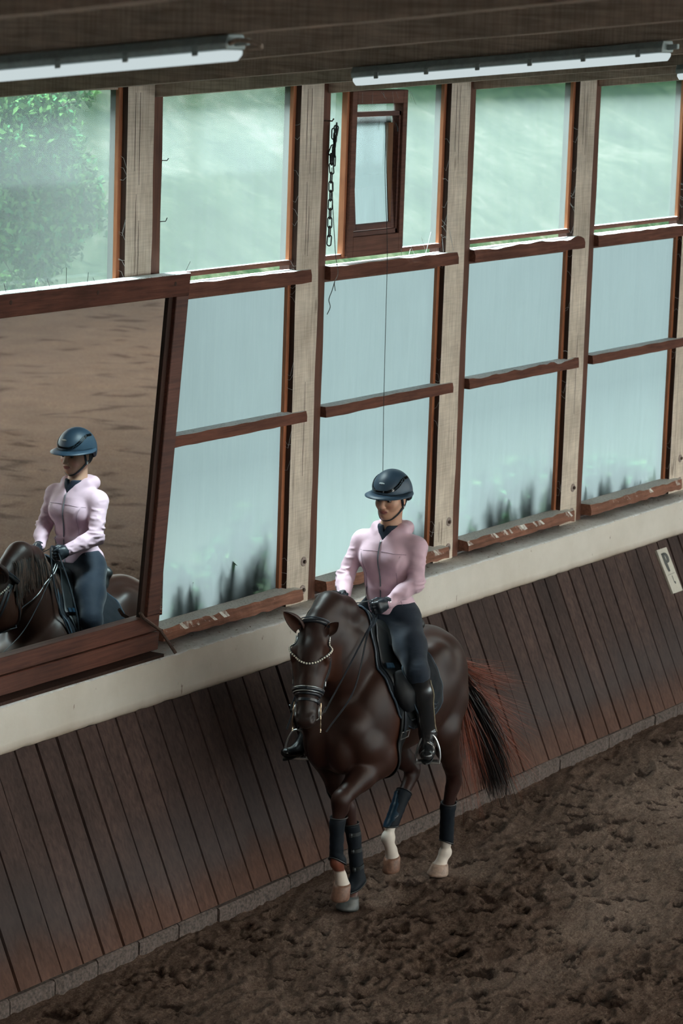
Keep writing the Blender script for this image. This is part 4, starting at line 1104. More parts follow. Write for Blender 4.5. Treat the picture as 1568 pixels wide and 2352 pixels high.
# hair: flat tapering locks
def locks(name, roots, tips, mids, w, mat, parent, n=8, r=None, stuff=True, nrm=None):
    V = []; F = []
    for k in range(len(roots)):
        P = np.array([(1-t)**2*roots[k]+2*t*(1-t)*mids[k]+t*t*tips[k] for t in np.linspace(0, 1, n)])
        T = np.gradient(P, axis=0); T /= np.linalg.norm(T, axis=1)[:, None]+1e-9; sd = np.cross(T, RNG.normal(size=3) if nrm is None else nrm[k]+RNG.normal(size=3)*.25); sd /= np.linalg.norm(sd, axis=1)[:, None]+1e-9
        wd = (w[k] if hasattr(w, '__len__') else w)*np.sqrt(np.clip(1-np.linspace(0, 1, n), 0.02, 1)); b = len(V)
        for i in range(n): V += [P[i]-sd[i]*wd[i], P[i]+sd[i]*wd[i]]
        F += [(b+2*i, b+2*i+1, b+2*i+3, b+2*i+2) for i in range(n-1)]
    me = mesh_obj(name, HL(np.array(V)) if parent is not None else V, np.array(F), mat, parent)
    if stuff: me['kind'] = 'stuff'
    return me
def tail():
    rg = np.random.RandomState(11); D = np.array([-1.04, 0, 1.40]); 
    dock = lambda t: np.array([-.90-.07*t, 0, 1.38-.20*t])
    ro, mi, ti, wd = [], [], [], []
    ends = np.array([-1.60, .0, .34])
    for k in range(900):      # dark core hanging down and back
        t = rg.rand()**.7; r = dock(t)+rg.normal(size=3)*.014; e = ends+rg.normal(size=3)*np.array([.045, .05, .05])+np.array([.10, 0, .30])*(rg.rand()**2)*1.3
        m = (r+e)/2+np.array([-.10, 0, -.02])+rg.normal(size=3)*.035; ro.append(r); ti.append(e); mi.append(m); wd.append(rg.uniform(.002, .0055))
    locks('tail', np.array(ro), np.array(ti), np.array(mi), wd, M['hair'], HORSE, 9)
    ro, mi, ti, wd = [], [], [], []
    for k in range(720):      # reddish flying side hair
        g = rg.randint(0, 4); t = rg.rand()
        if g == 0: r = dock(.15+t*.3)+rg.normal(size=3)*.012; e = np.array([-1.62, .0, 1.02])+rg.normal(size=3)*np.array([.13, .07, .07])
        elif g == 1: r = dock(.5+t*.5)+rg.normal(size=3)*.015; e = np.array([-1.82, .0, .72])+rg.normal(size=3)*np.array([.14, .08, .09])
        elif g == 2: r = dock(.6+t*.4)*.6+(ends*.4+np.array([0, 0, .1]))+rg.normal(size=3)*.02; e = np.array([-1.80, .0, .42])+rg.normal(size=3)*np.array([.12, .08, .13])
        else: r = dock(.7+t*.3)+rg.normal(size=3)*.015; e = np.array([-1.22, .04, .48])+rg.normal(size=3)*np.array([.09, .06, .16])
        m = r*.55+e*.45+np.array([0, 0, .06 if g != 3 else .03])+rg.normal(size=3)*.03; m[2] -= .10 if g in (0, 1) else .0
        ro.append(r); ti.append(e); mi.append(m); wd.append(rg.uniform(.0008, .0021))
    o = locks('tail_hair', np.array(ro), np.array(ti), np.array(mi), wd, M['hair_red'], HORSE, 10); o['label'] = 'reddish flying side hair of the tail'
tail()
def mane():
    rg = np.random.RandomState(12); crest = [np.array(p) for p in ((.10, 0, 1.685), (.22, 0, 1.812), (.36, -.012, 1.915), (.485, -.028, 1.958), (.585, -.030, 1.900), (.62, -.030, 1.86))]
    ro, mi, ti, wd = [], [], [], []
    for k in range(760):      # lies over to the right side of the neck
        t = rg.rand()*(len(crest)-1.001); i = int(t); r = crest[i]*(1-t+i)+crest[i+1]*(t-i)+np.array([0, -.030+rg.normal()*.006, -.022])
        Lm = rg.uniform(.12, .24); e = r+np.array([rg.normal()*.035-.02, -.10-rg.rand()*.03, -Lm])
        ro.append(r); mi.append(r+np.array([rg.normal()*.01, -.075, -.02])); ti.append(e); wd.append(rg.uniform(.004, .009))
    P = np.array(ti); Q = np.array(mi); R0 = np.array(ro)
    P = project(HS, P, 3, .010); Q = project(HS, Q, 2, .016); R0 = project(HS, R0, 2, -.004); N0 = grad(HS, Q)
    h = len(R0)//2
    locks('mane', R0[:h], P[:h], Q[:h], wd[:h], M['hair'], HORSE, 9, nrm=N0[:h]); locks('mane_top_hair', R0[h:], P[h:], Q[h:]*1.0, wd[h:], M['mane_brown'], HORSE, 9, nrm=N0[h:])
mane()
# ================================================================== TACK
M['leather'] = plain('black_leather', (.007, .009, .010), .48, noise_amt=.3, nscale=60, bump=.1)
M['saddle_suede'] = plain('worn_black_saddle_leather', (.006, .007, .009), .62, spec=.3)
M['strap'] = plain('black_bridle_leather', (.016, .020, .026), .32, noise_amt=.2)
M['navy_cloth'] = plain('navy_quilt', (.004, .007, .011), .8, spec=.2, noise_amt=.25, nscale=90, bump=.3, Sheen_Weight=.1)
M['navy_boot'] = plain('navy_neoprene', (.0035, .0065, .011), .7, spec=.2, noise_amt=.25, nscale=70, bump=.25)
M['navy_shell'] = plain('glossy_navy_shell', (.010, .028, .050), .28)
M['piping'] = plain('piping', (.030, .050, .072), .45)
M['steel'] = plain('polished_steel', (.72, .74, .74), .34, metal=1, noise_amt=.1)
M['brass'] = plain('tarnished_metal', (.42, .32, .22), .3, metal=1, noise_amt=.2)
M['crystal'] = plain('browband_crystals', (.80, .74, .62), .18, noise_amt=.1, Coat_Weight=.5)
def sleeve(name, A, B, f, off, mat, parent, n=26, m=18, puff=.003, tilt=0, tdir=(1, 0, 0), bands=5, tmax=.14):
    """quilted boot wrapped round a leg between A (top) and B (bottom)"""
    A = np.array(A, float); B = np.array(B, float); ax = (B-A)/np.linalg.norm(B-A); e1 = np.array(tdir, float); e1 -= ax*e1.dot(ax); e1 /= np.linalg.norm(e1); e2 = np.cross(ax, e1)
    Lh = np.linalg.norm(B-A); O = []; Dv = []; extra = []
    for i in range(m+1):
        t = i/m
        for j in range(n):
            a = 2*math.pi*j/n; sh = tilt*math.cos(a)*max(0, (t-.55)/.45)
            O.append(A+ax*(Lh*t+sh)); Dv.append(e1*math.cos(a)+e2*math.sin(a)); extra.append(puff*abs(math.sin(math.pi*t*bands)))
    P = march(f, np.array(O), np.array(Dv), off, tmax, 40); P = P+np.array(Dv)*np.array(extra)[:, None]
    inn = P-np.array(Dv)*.008
    V = np.concatenate([P, inn]); N = len(P); F = []
    for i in range(m):
        for j in range(n):
            a, b, c, d = i*n+j, i*n+(j+1) % n, (i+1)*n+(j+1) % n, (i+1)*n+j
            F += [(a, b, c, d), (N+d, N+c, N+b, N+a)]
    for j in range(n): F += [(j, N+j, N+(j+1) % n, (j+1) % n), (m*n+j, m*n+(j+1) % n, N+m*n+(j+1) % n, N+m*n+j)]
    return MB().add(HL(V), F).build(name, mat, parent, smooth=True), P.reshape(m+1, n, 3), (e1, e2, ax)
def leg_boot(label, A, B, tilt, side, shell=False, mat=None, tmax=.14):
    R = empty('leg_boot', tuple(ORG)); tag(R, label, 'horse boot', 'protective boots on the horse legs')
    o, P, (e1, e2, ax) = sleeve('boot_sleeve', A, B, HS, .010, mat or M['navy_boot'], R, tilt=tilt, tmax=tmax)
    n = P.shape[1]
    for i in (3, 8, 13):          # closing straps at the back
        j0 = n//4*1 if side > 0 else n//4*3; pts = [P[i, (j0+k) % n] for k in range(0, 8)]; nn = [p-P[i].mean(0) for p in pts]
        MB().ribbon(HL(pts), [-np.array([q[0], q[1], -q[2]]) for q in nn], .026, .004).build('boot_strap', M['leather'], R)
        p = P[i, (j0+7) % n]; q = p+(p-P[i].mean(0))*.16; V, F = ring_profile(HL([(p+q)/2])[0], (0, 0, 1), [(.010, -.012), (.012, 0), (.010, .012)], 8); MB().add(V, F).build('strap_end', M['leather'], R)
    for i in (0, P.shape[0]-1):
        pts = [P[i, k % n]+(P[i, k % n]-P[i].mean(0))*.02 for k in range(n+1)]; MB().tube(HL(pts), .0045, 6, cap=False).build('binding', M['leather'], R)
    if shell:                     # hard strike pad
        V = []; m = P.shape[0]
        for i in range(2, m):
            w = 2+int(3.4*math.sin(math.pi*(i-2)/(m-2))+ (2 if i > m*.6 else 0)); 
            for k in range(-3, 4): p = P[i, int(round(n*.10+k*w/3.)) % n]; V.append(p+(p-P[i].mean(0))*(.10 if abs(k) < 3 else .02))
        F = [(a*7+b, a*7+b+1, (a+1)*7+b+1, (a+1)*7+b) for a in range(m-3) for b in range(6)]
        MB().add(HL(V), F).build('strike_pad', M['navy_shell'], R, smooth=True)
    return R
leg_boot('navy quilted boot on the lifted foreleg nearest the camera', (.603, .152, .705), (.600, .150, .445), -.030, 1)
leg_boot('dark navy boot on the standing foreleg behind the lifted one', (.050, -.088, .50), (.018, -.053, .135), .02, -1)
leg_boot('navy boot with a glossy shell on the lifted hind leg', (-.585, -.111, .548), (-.432, -.102, .368), .032, 1, shell=True)
leg_boot('black navy boot on the standing hind leg at the right', (-.772, .096, .47), (-.805, .074, .212), -.024, 1)

# ---- patches laid over the barrel: (s, angle from the top line)
def trunk_patch(name, front, rear, th0, th1, off, th, mat, parent, ns=26, nt=40, mirror=True, quilt=0.0, f=None, zc=1.25, edge=None, round_=.0):
    """front(w), rear(w) give s at w in 0..1 from th0 to th1; both sides of the horse"""
    f = f or HS; outs = []
    for side in ((1, -1) if mirror else (1,)):
        O = []; Dv = []; ex = []
        for i in range(nt+1):
            w = i/nt; a = math.radians(th0+(th1-th0)*w)*side; sf, sr = front(w), rear(w)
            for j in range(ns+1):
                u = j/ns; s_ = sr+(sf-sr)*u; O.append((s_, 0, zc)); Dv.append((0, math.sin(a), math.cos(a)))
                q = 0
                if quilt:
                    g = (s_*11+w*6) % 1; h = (s_*11-w*6) % 1; q = quilt*(math.sin(math.pi*g)*math.sin(math.pi*h))**.4
                e_ = min(u, 1-u)*ns/2.; ex.append(th*min(1, .35+e_)+q)
        P = march(f, np.array(O), np.array(Dv), off, .75, 50); top = P+np.array(Dv)*np.array(ex)[:, None]
        V = np.concatenate([top, P]); N = len(P); K = ns+1; F = []
        for i in range(nt):
            for j in range(ns): a, b, c, d = i*K+j, i*K+j+1, (i+1)*K+j+1, (i+1)*K+j; F += [(a, b, c, d), (N+d, N+c, N+b, N+a)]
            for j in (0, ns): a, d = i*K+j, (i+1)*K+j; F.append((a, d, N+d, N+a))
        for j in range(ns): F.append((nt*K+j, nt*K+j+1, N+nt*K+j+1, N+nt*K+j))
        o = MB().add(HL(V), F).build(name, mat, parent, smooth=True); G = top.reshape(nt+1, K, 3)
        if edge:
            rim = [G[i, 0] for i in range(nt+1)]+[G[nt, j] for j in range(1, K)]+[G[i, ns] for i in range(nt-1, -1, -1)]
            MB().tube(HL(rim), edge[0], 6, cap=False).build(edge[2], edge[1], parent)
        outs.append(G)
    return outs
PAD = empty('saddle_pad', tuple(ORG)); tag(PAD, 'navy quilted saddle pad with pale piping under the saddle', 'saddle pad')
ip = lambda xs, ys: (lambda w: float(np.interp(w, xs, ys)))
PG = trunk_patch('quilted_cloth', ip([0, .3, .55, .8, .93, 1], [.205, .255, .255, .20, .13, .03]), ip([0, .45, .65, .85, .94, .98, 1], [-.30, -.31, -.315, -.30, -.24, -.17, -.10]), 0, 112, .005, .010, M['navy_cloth'], PAD, quilt=.006, nt=46, edge=(.0055, M['piping'], 'piping'))
# small embroidered mark near the rear corner of the pad
g = PG[0]; 
for (i, j) in ((38, 4), (40, 4)):
    p = g[i, j]; q = g[i, j+2]; MB().tube(HL([p+(0, .003, .004), (p+q)/2+(0, .004, -.004), q+(0, .003, .002)]), .0035, 5).build('embroidered_mark', M['piping'], PAD)
# ---- saddle
SAD = empty('saddle', tuple(ORG)); tag(SAD, 'black dressage saddle with thick knee rolls under the rider', 'saddle')
FG = trunk_patch('saddle_flap', ip([0, .3, .6, .85, 1], [.15, .225, .22, .16, .08]), ip([0, .3, .6, .85, 1], [-.20, -.10, -.04, -.02, .0]), 6, 100, .020, .010, M['leather'], SAD, nt=34, edge=(.004, M['strap'], 'flap_binding'))
SS = Sdf()
SS.chain([((.155, 0, 1.715), .035), ((.08, 0, 1.690), .050), ((-.05, 0, 1.645), .075), ((-.20, 0, 1.650), .090), ((-.31, 0, 1.700), .055)], .05)
SS.ell((-.14, 0, 1.60), (.24, .17, .075), .06); SS.ell((-.30, 0, 1.67), (.055, .15, .06), .04)
V, F = polygonise(SS, *SS.bounds(), .014, relax=1); mesh_obj('seat', HL(V), F, M['leather'], SAD, smooth=True)
mid_ = lambda a, b: (a+b)/2
for v in (1, -1):
    KR = Sdf(); a = march(HS, [(.170, 0, 1.25)], [(0, math.sin(math.radians(50*v)), math.cos(math.radians(50*v)))], .035)[0]; b = march(HS, [(.135, 0, 1.25)], [(0, math.sin(math.radians(84*v)), math.cos(math.radians(84*v)))], .035)[0]
    c = march(HS, [(.180, 0, 1.25)], [(0, math.sin(math.radians(68*v)), math.cos(math.radians(68*v)))], .035)[0]
    KR.chain([(a, .026), (mid_(a, c), .036), (c, .040), (mid_(c, b), .036), (b, .026)], .05); KR.chain([(a+(-.05, 0, 0), .03), (c+(-.07, 0, -.0), .040), (b+(-.05, 0, 0), .03)], .05)
    V, F = polygonise(KR, *KR.bounds(), .010); mesh_obj('knee_roll', HL(V), F, M['saddle_suede'], SAD, smooth=True)
    arc = [march(KR if 0 else HS, [(s_, 0, 1.25)], [(0, math.sin(math.radians(t_*v)), math.cos(math.radians(t_*v)))], .074)[0] for s_, t_ in ((.08, 42), (.135, 47), (.150, 60), (.140, 72), (.105, 86), (.06, 95))]
    MB().tube(HL(bez(arc, 6)), .005, 6).build('roll_piping', M['piping'], SAD)
    tb = [march(HS, [(s_, 0, 1.25)], [(0, math.sin(math.radians(t_*v)), math.cos(math.radians(t_*v)))], .050)[0] for s_, t_ in ((.235, 37), (.20, 38), (.15, 38.5))]
    MB().ribbon(HL(tb), [(0, -v, .7)]*3, .035, .006).build('d_ring_strap', M['navy_shell'], SAD)
# girth
GR = empty('girth', tuple(ORG)); tag(GR, 'black saddle girth with a silver buckle behind the foreleg', 'girth')
GG = trunk_patch('girth_strap', lambda w: .175-.0*w, lambda w: .085, 88, 180, .012, .010, M['leather'], GR, ns=6, nt=24)
GG2 = trunk_patch('billet', lambda w: .160, lambda w: .130, 80, 112, .026, .005, M['strap'], GR, ns=3, nt=10)
for v, G in zip((1, -1), GG):
    i = 6; p, q = G[i, 0], G[i, -1]; p2, q2 = G[i+2, 0], G[i+2, -1]; o_ = np.array([0, .010*v, 0])
    MB().tube(HL([p+o_, q+o_, q2+o_, p2+o_, p+o_]), .0035, 6, cap=False).build('buckle', M['steel'], GR)
# ---- stirrups
def stirrup(c, yaw, label, v):
    """c = centre of the tread, local frame: width across l"""
    R = empty('stirrup', tuple(ORG)); tag(R, label, 'stirrup', 'stirrup irons hanging from the saddle'); c = np.array(c, float)
    e1 = np.array([math.sin(yaw), math.cos(yaw), .03*v]); up = np.array([-.0, 0, 1.0]); e3 = np.cross(e1, up)
    arch = [c+e1*x+up*z for x, z in ((-.066, .0), (-.069, .030), (-.061, .085), (-.038, .140), (-.014, .163), (.014, .163), (.038, .140), (.061, .085), (.069, .030), (.066, .0))]
    MB().tube(HL(bez(arch, 5)), .0065, 8).build('arch', M['steel'], R, smooth=True)
    mb = MB(); k = [c+e1*x+e3*y+up*z for z in (-.010, .004) for (x, y) in ((-.070, -.022), (-.070, .022), (.070, .022), (.070, -.022))]
    mb.hexa([tuple(t) for t in HL(k)]); mb.build('tread', M['steel'], R, bevel=.003)
    k = [c+e1*x+e3*y+up*z for z in (.004, .009) for (x, y) in ((-.055, -.018), (-.055, .018), (.055, .018), (.055, -.018))]
    MB().hexa([tuple(t) for t in HL(k)]).build('tread_pad', M['leather'], R)
    return c+up*.168
TL = stirrup((.022, .392, .950), -.50, 'steel stirrup at the right, holding the left boot', 1)
TR = stirrup((.215, -.385, .885), -.55, 'steel stirrup at the left, holding the right boot', -1)
def leather(label, a, b):
    P = bez([a, (np.array(a)+b)/2+(0, .004, 0), b], 6); o = MB().ribbon(HL(P), [(0, -1, 0)]*len(P), .024, .004).build('stirrup_leather', M['strap']); o.location = tuple(ORG); tag(o, label, 'strap', 'stirrup leathers'); return o
leather('thin black stirrup leather along the left boot', (.02, .318, 1.36), TL)
leather('stirrup leather on the wall side of the horse', (.04, -.33, 1.40), TR)

# ---- double bridle
BR = empty('bridle', tuple(ORG)); tag(BR, 'black double bridle with crystal browband on the horse head', 'bridle')
def head_ring(ts, us, off=.004, a0=0, a1=360, n=40):
    """ring round the head: t (along) and u (origin) as functions of angle; angle 0 = front of face, +90 = left side"""
    O = []; D = []
    for k in range(n+1):
        a = math.radians(a0+(a1-a0)*k/n); t = ts(math.degrees(a)) if callable(ts) else ts
        O.append(H(t, us, 0)); D.append(HN*math.cos(a)+HB*math.sin(a))
    O = np.array(O); D = np.array(D); return march(HEAD, O, D, off, .25, 50), D
def strap_ring(name, ts, us, w, th, mat, off=.003, a0=0, a1=360, n=44, parent=BR):
    P, D = head_ring(ts, us, off, a0, a1, n); Dw = np.stack([-D[:, 0], -D[:, 1], D[:, 2]], 1)
    return MB().ribbon(HL(P), Dw, w, th).build(name, mat, parent), P, D
# noseband: padded with two bright lines, plus the flash below
for t_, r_, nm_, o_ in ((.366, .0125, 'noseband', .004), (.392, .0085, 'noseband_edge', .003)):
    P, D = head_ring(t_, -.02, o_, 0, 360, 48); MB().tube(HL(P), r_, 10, cap=False).build(nm_, M['strap'], BR, smooth=True)
for t_, r_ in ((.358, .0026), (.381, .0026)):
    P, D = head_ring(t_, -.02, .014, -100, 100, 40); MB().tube(HL(P), r_, 6).build('noseband_trim', M['steel'], BR)
strap_ring('flash_strap', lambda d: .425+.0006*min(d, 360-d)*.0, -.02, .018, .006, M['strap'], a0=-110, a1=110)
# headpiece behind the ears, padded
P, D = head_ring(lambda d: -.004-.022*math.cos(math.radians(d)), -.03, .007, -118, 118, 44)
Dw = np.stack([-D[:, 0], -D[:, 1], D[:, 2]], 1)
MB().tube(HL(P), .0125, 10).build('headpiece', M['strap'], BR, smooth=True)
MB().tube(HL(P-HA*.016+D*.013), .0035, 6).build('headpiece_piping', M['piping'], BR)
for v in (1, -1):
    # cheekpieces (two), from headpiece to bit
    def cheek(t0, t1, a0, a1, w, name, off=.004):
        O = [H(t0+(t1-t0)*k/14, -.03, 0) for k in range(15)]; D = [HN*math.cos(math.radians(a0+(a1-a0)*k/14))+HB*v*math.sin(math.radians(a0+(a1-a0)*k/14)) for k in range(15)]
        P = march(HEAD, O, D, off, .25, 50); D = np.array(D); MB().ribbon(HL(P), np.stack([-D[:, 0], -D[:, 1], D[:, 2]], 1), w, .004).build(name, M['strap'], BR); return P
    cp = cheek(.03, .43, 78, 80, .018, 'cheekpiece', .005); cheek(.03, .38, 92, 92, .015, 'cheekpiece', .006); cheek(.06, .24, 128, 158, .014, 'throat_lash')
    for q, w_ in ((1, .014), (10, .012)):
        p = cp[q]; n_ = HB*v; MB().tube(HL([p+HA*.012+HN*.012+n_*.008, p-HA*.012+HN*.012+n_*.008, p-HA*.012-HN*.012+n_*.008, p+HA*.012-HN*.012+n_*.008, p+HA*.012+HN*.012+n_*.008]), .0025, 6, cap=False).build('buckle', M['steel'], BR)
    # bit: ring, curb shank, chain
    bc = H(.470, -.030, .060*v); RINGP = [bc+HA*.030*math.cos(a)+HN*.030*math.sin(a) for a in np.linspace(0, 2*math.pi, 20)]
    MB().tube(HL(RINGP), .0035, 6, cap=False).build('bit_ring', M['steel'], BR)
    sh = bez([H(.425, -.020, .066*v), H(.470, -.026, .067*v), H(.52, -.045, .069*v), H(.565, -.070, .070*v), H(.58, -.072, .070*v)], 5)
    MB().tube(HL(sh), [.0035+.002*math.sin(i*.9)**2 for i in range(len(sh))], 6).build('curb_shank', M['brass'], BR)
MB().tube(HL(bez([H(.44, -.04, .09), H(.50, -.10, .05), H(.505, -.115, 0), H(.50, -.10, -.05), H(.44, -.04, -.09)], 6)), .004, 6).build('curb_chain', M['steel'], BR)
# browband dipping on the forehead, set with crystals
P, D = head_ring(lambda d: .030+.205*math.cos(math.radians(min(90, abs(d)*.98)))**1.1, -.02, .004, -92, 92, 60)
# lower the dip: V shape like a necklace
Dw = np.stack([-D[:, 0], -D[:, 1], D[:, 2]], 1); MB().ribbon(HL(P), Dw, .011, .004).build('browband', M['strap'], BR)
acc = np.r_[0, np.cumsum(np.linalg.norm(np.diff(P, axis=0), axis=1))]; nb = 38
for k in range(nb):
    x = acc[-1]*(.04+.92*k/(nb-1)); c = np.array([np.interp(x, acc, P[:, i]) for i in range(3)]); d = np.array([np.interp(x, acc, D[:, i]) for i in range(3)])
    V, F = ring_profile((0, 0, 0), HL([ORG*0+d])[0]-HL([(0, 0, 0)])[0], [(.0056, 0), (.0060, .002), (.0040, .0055), (.0008, .0065)], 8)
    MB().add(np.array(V)+HL([c+d*.005])[0], F).build('crystal', M['crystal'], BR)
# ================================================================== RIDER
def skin_mat():
    t = NT('skin'); a = t.n('ShaderNodeVertexColor'); a.layer_name = 'tint'; n = t.noise(t.pos(), 160, 3, .6)
    t.bsdf(a.outputs[0], .48, t.bump(n, .06, .001), Specular_IOR_Level=.4, Subsurface_Weight=.08, Subsurface_Scale=.01); return t.m
M['skin'] = skin_mat()
def fabric(name, col, rough=.8, scale=900, bump=.12, fold=.0, **kw):
    t = NT(name); p = t.pos(); n = t.noise(p, scale, 2, .5); f = t.noise(t.pos((1, 1, 2.2)), 26, 3, .55, .8)
    c = t.mix(col, t.ramp(t.noise(p, 6, 3), [(.3, (.92, .92, .92)), (.7, (1.06, 1.06, 1.06))]), 1, 'MULTIPLY')
    h = t.math('ADD', t.math('MULTIPLY', n, .15), t.math('MULTIPLY', f, fold))
    t.bsdf(c, rough, t.bump(h, .5, .006), Specular_IOR_Level=.3, **kw); return t.m
M['jacket'] = fabric('lilac_pink_softshell', (.66, .45, .53), .55, fold=.18, Sheen_Weight=.2)
M['jacket_seam'] = plain('jacket_seam', (.22, .15, .19), .8); M['zip'] = plain('zip_tape', (.16, .17, .20), .5)
M['breeches'] = fabric('navy_breeches', (.0055, .013, .026), .72, fold=.35, Sheen_Weight=.15)
M['shirt'] = fabric('navy_base_layer', (.014, .022, .040), .75, fold=.2)
M['boot'] = plain('polished_black_boot', (.014, .015, .017), .20, noise_amt=.2, nscale=10, Coat_Weight=.3)
M['boot_highlight'] = plain('olive_highlight', (.34, .28, .18), .4)
M['glove'] = plain('black_glove', (.012, .017, .024), .42, noise_amt=.3, nscale=70, bump=.2)
M['helmet'] = plain('matt_navy_helmet', (.030, .060, .095), .46, noise_amt=.06, nscale=5)
M['helmet_gloss'] = plain('gloss_black_vent', (.006, .008, .010), .06, noise_amt=0)
M['web'] = plain('black_webbing', (.010, .014, .020), .6)
M['dark_hair'] = plain('dark_hair', (.012, .012, .018), .5)
M['eye_white'] = plain('eye_white', (.45, .42, .40), .2, noise_amt=0); M['iris'] = plain('dark_iris', (.02, .012, .008), .08, noise_amt=0)
RID = empty('person', tuple(ORG)); tag(RID, 'rider in a lilac hooded jacket, navy breeches and dark helmet, holding reins', 'person')
# ---- joints (s forward, l left, z up)
J = dict(pel=(-.145, 0, 1.745), waist=(-.120, 0, 1.915), chest=(-.110, 0, 2.075), top=(-.115, 0, 2.175), nb=(-.118, 0, 2.235),
         sL=(-.130, .178, 2.158), sR=(-.102, -.178, 2.160), eL=(-.070, .212, 1.968), eR=(-.010, -.232, 1.955), wL=(.100, .125, 1.865), wR=(.150, -.138, 1.885),
         hL=(-.135, .100, 1.715), hR=(-.125, -.100, 1.715), kL=(.085, .335, 1.485), kR=(.155, -.330, 1.475), aL=(-.010, .366, 1.105), aR=(.105, -.365, 1.045),
         bL=(.030, .388, 1.008), bR=(.205, -.385, .925), tL=(.098, .424, 1.006), tR=(.290, -.405, .925), heL=(-.065, .345, 1.028), heR=(.055, -.362, .975))
J = {k: np.array(v, float) for k, v in J.items()}
TY = math.radians(4); TF = np.array([math.cos(TY), math.sin(TY), 0]); TB = np.array([-math.sin(TY), math.cos(TY), 0]); AXT = np.stack([TF, TB, ZV])
def mid(a, b, t): return a*(1-t)+b*t
def torso(S, g=0.0):
    S.ell(J['pel'], (.125+g, .155+g, .135+g), .05, AXT); S.ell(J['pel']+TF*-.03+(0, 0, -.02), (.12+g, .152+g, .11+g), .05, AXT)
    S.ell(J['waist'], (.102+g, .140+g, .13+g), .06, AXT)
    S.ell(J['chest'], (.112+g, .163+g, .15+g), .05, AXT)
    S.ell(J['top']+(0, 0, -.025), (.085+g, .165+g, .075+g), .05, AXT)
    for v in (1, -1): S.cone(J['nb']+TB*.03*v+ZV*-.02, J['top']+TB*.145*v+ZV*-.004, .050+g, .046+g, .04)
    for v in (1, -1): S.ell(J['chest']+TF*.055+TB*.066*v+ZV*.012, (.070+g, .074+g, .070+g), .035, AXT)
    S.cone(J['top'], J['nb'], .085+g, .060+g, .05)
def arm(S, k, g=0.0):
    s_, e, w_ = J['s'+k], J['e'+k], J['w'+k]
    S.ell(s_, (.048+g, .048+g, .050+g), .04); S.cone(s_, e, .043+g, .036+g, .03); S.cone(e, mid(e, w_, .45), .037+g, .034+g, .02); S.cone(mid(e, w_, .45), w_, .034+g, .026+g, .02)
def leg(S, k, g=0.0, upper=True, lower=True):
    h, kn, a = J['h'+k], J['k'+k], J['a'+k]; v = 1 if k == 'L' else -1
    if upper: S.cone(h, mid(h, kn, .5), .100+g, .086+g, .05); S.cone(mid(h, kn, .5), kn, .086+g, .060+g, .04)
    if lower: S.cone(kn, mid(kn, a, .35), .060+g, .058+g, .03); S.cone(mid(kn, a, .35), a, .058+g, .039+g, .03)
def foot(S, k, g=0.0):
    S.cone(J['a'+k], J['he'+k], .038+g, .034+g, .02); S.cone(J['he'+k], J['b'+k], .034+g, .037+g, .02, (ZV, .85)); S.cone(J['b'+k]+(0, 0, -.004), J['t'+k], .038+g, .030+g, .02, (ZV, .8)); S.cone(J['a'+k], J['b'+k], .036+g, .030+g, .03)
# ---- head
CH = np.array([-.104, .004, 2.440]); py_, pp_ = math.radians(2), math.radians(-6); KS = 1.045
KF = np.array([math.cos(py_)*math.cos(pp_), math.sin(py_)*math.cos(pp_), math.sin(pp_)]); KB_ = np.array([-math.sin(py_), math.cos(py_), 0]); KU = np.cross(KF, KB_); AXK = np.stack([KF, KB_, KU])
def K(x, y, z): return CH+(KF*x+KB_*y+KU*(z if z > 0 else z*.90))*KS
def scaled(S, i0):
    for i in range(i0, len(S.P)):
        q = list(S.P[i])
        if q[0] == 'c': q[3] *= KS; q[4] *= KS
        elif q[0] == 'e': q[2] = q[2]*KS
        S.P[i] = tuple(q)
def head(S):
    i0 = len(S.P); _head(S); scaled(S, i0)
def _head(S):
    S.ell(K(-.012, 0, .030), (.098, .075, .086), .03, AXK)
    S.ell(K(.030, 0, -.030), (.060, .062, .085), .03, AXK)
    for v in (1, -1):
        S.cone(K(-.020, .055*v, -.050), K(.058, .018*v, -.100), .020, .019, .03)
        S.ell(K(.052, .038*v, -.030), (.028, .026, .028), .02, AXK); S.ell(K(.076, .028*v, .021), (.013, .025, .009), .012, AXK)
        S.ell(K(.100, .0125*v, -.041), (.0095, .0075, .007), .006, AXK)
        S.ell(K(-.012, .074*v, -.012), (.017, .009, .028), .008, AXK); S.ell(K(-.006, .081*v, -.010), (.008, .005, .014), .004, AXK, sub=True)
    S.ell(K(.070, 0, -.102), (.020, .022, .018), .015, AXK)
    S.cone(K(.084, 0, .012), K(.106, 0, -.032), .0085, .0105, .012); S.ell(K(.109, 0, -.037), (.011, .0115, .009), .008, AXK)
    for v in (1, -1): S.ell(K(.090, .031*v, .0035), (.011, .018, .0095), .012, AXK, sub=True)
    S.ell(K(.088, 0, -.066), (.014, .026, .013), .012, AXK)
    S.ell(K(.0975, 0, -.0635), (.0075, .021, .0052), .004, AXK); S.ell(K(.0955, 0, -.0745), (.0085, .018, .0062), .004, AXK)
    S.ell(K(.104, 0, -.0690), (.010, .026, .0014), .003, AXK, sub=True)
    S.cone(K(-.025, 0, -.060), J['nb']+(0, 0, -.02), .054, .060, .03)
BODY = Sdf(); head(BODY); torso(BODY, -.012)
for k in 'LR': arm(BODY, k, -.010); leg(BODY, k, -.012); foot(BODY, k, -.012)
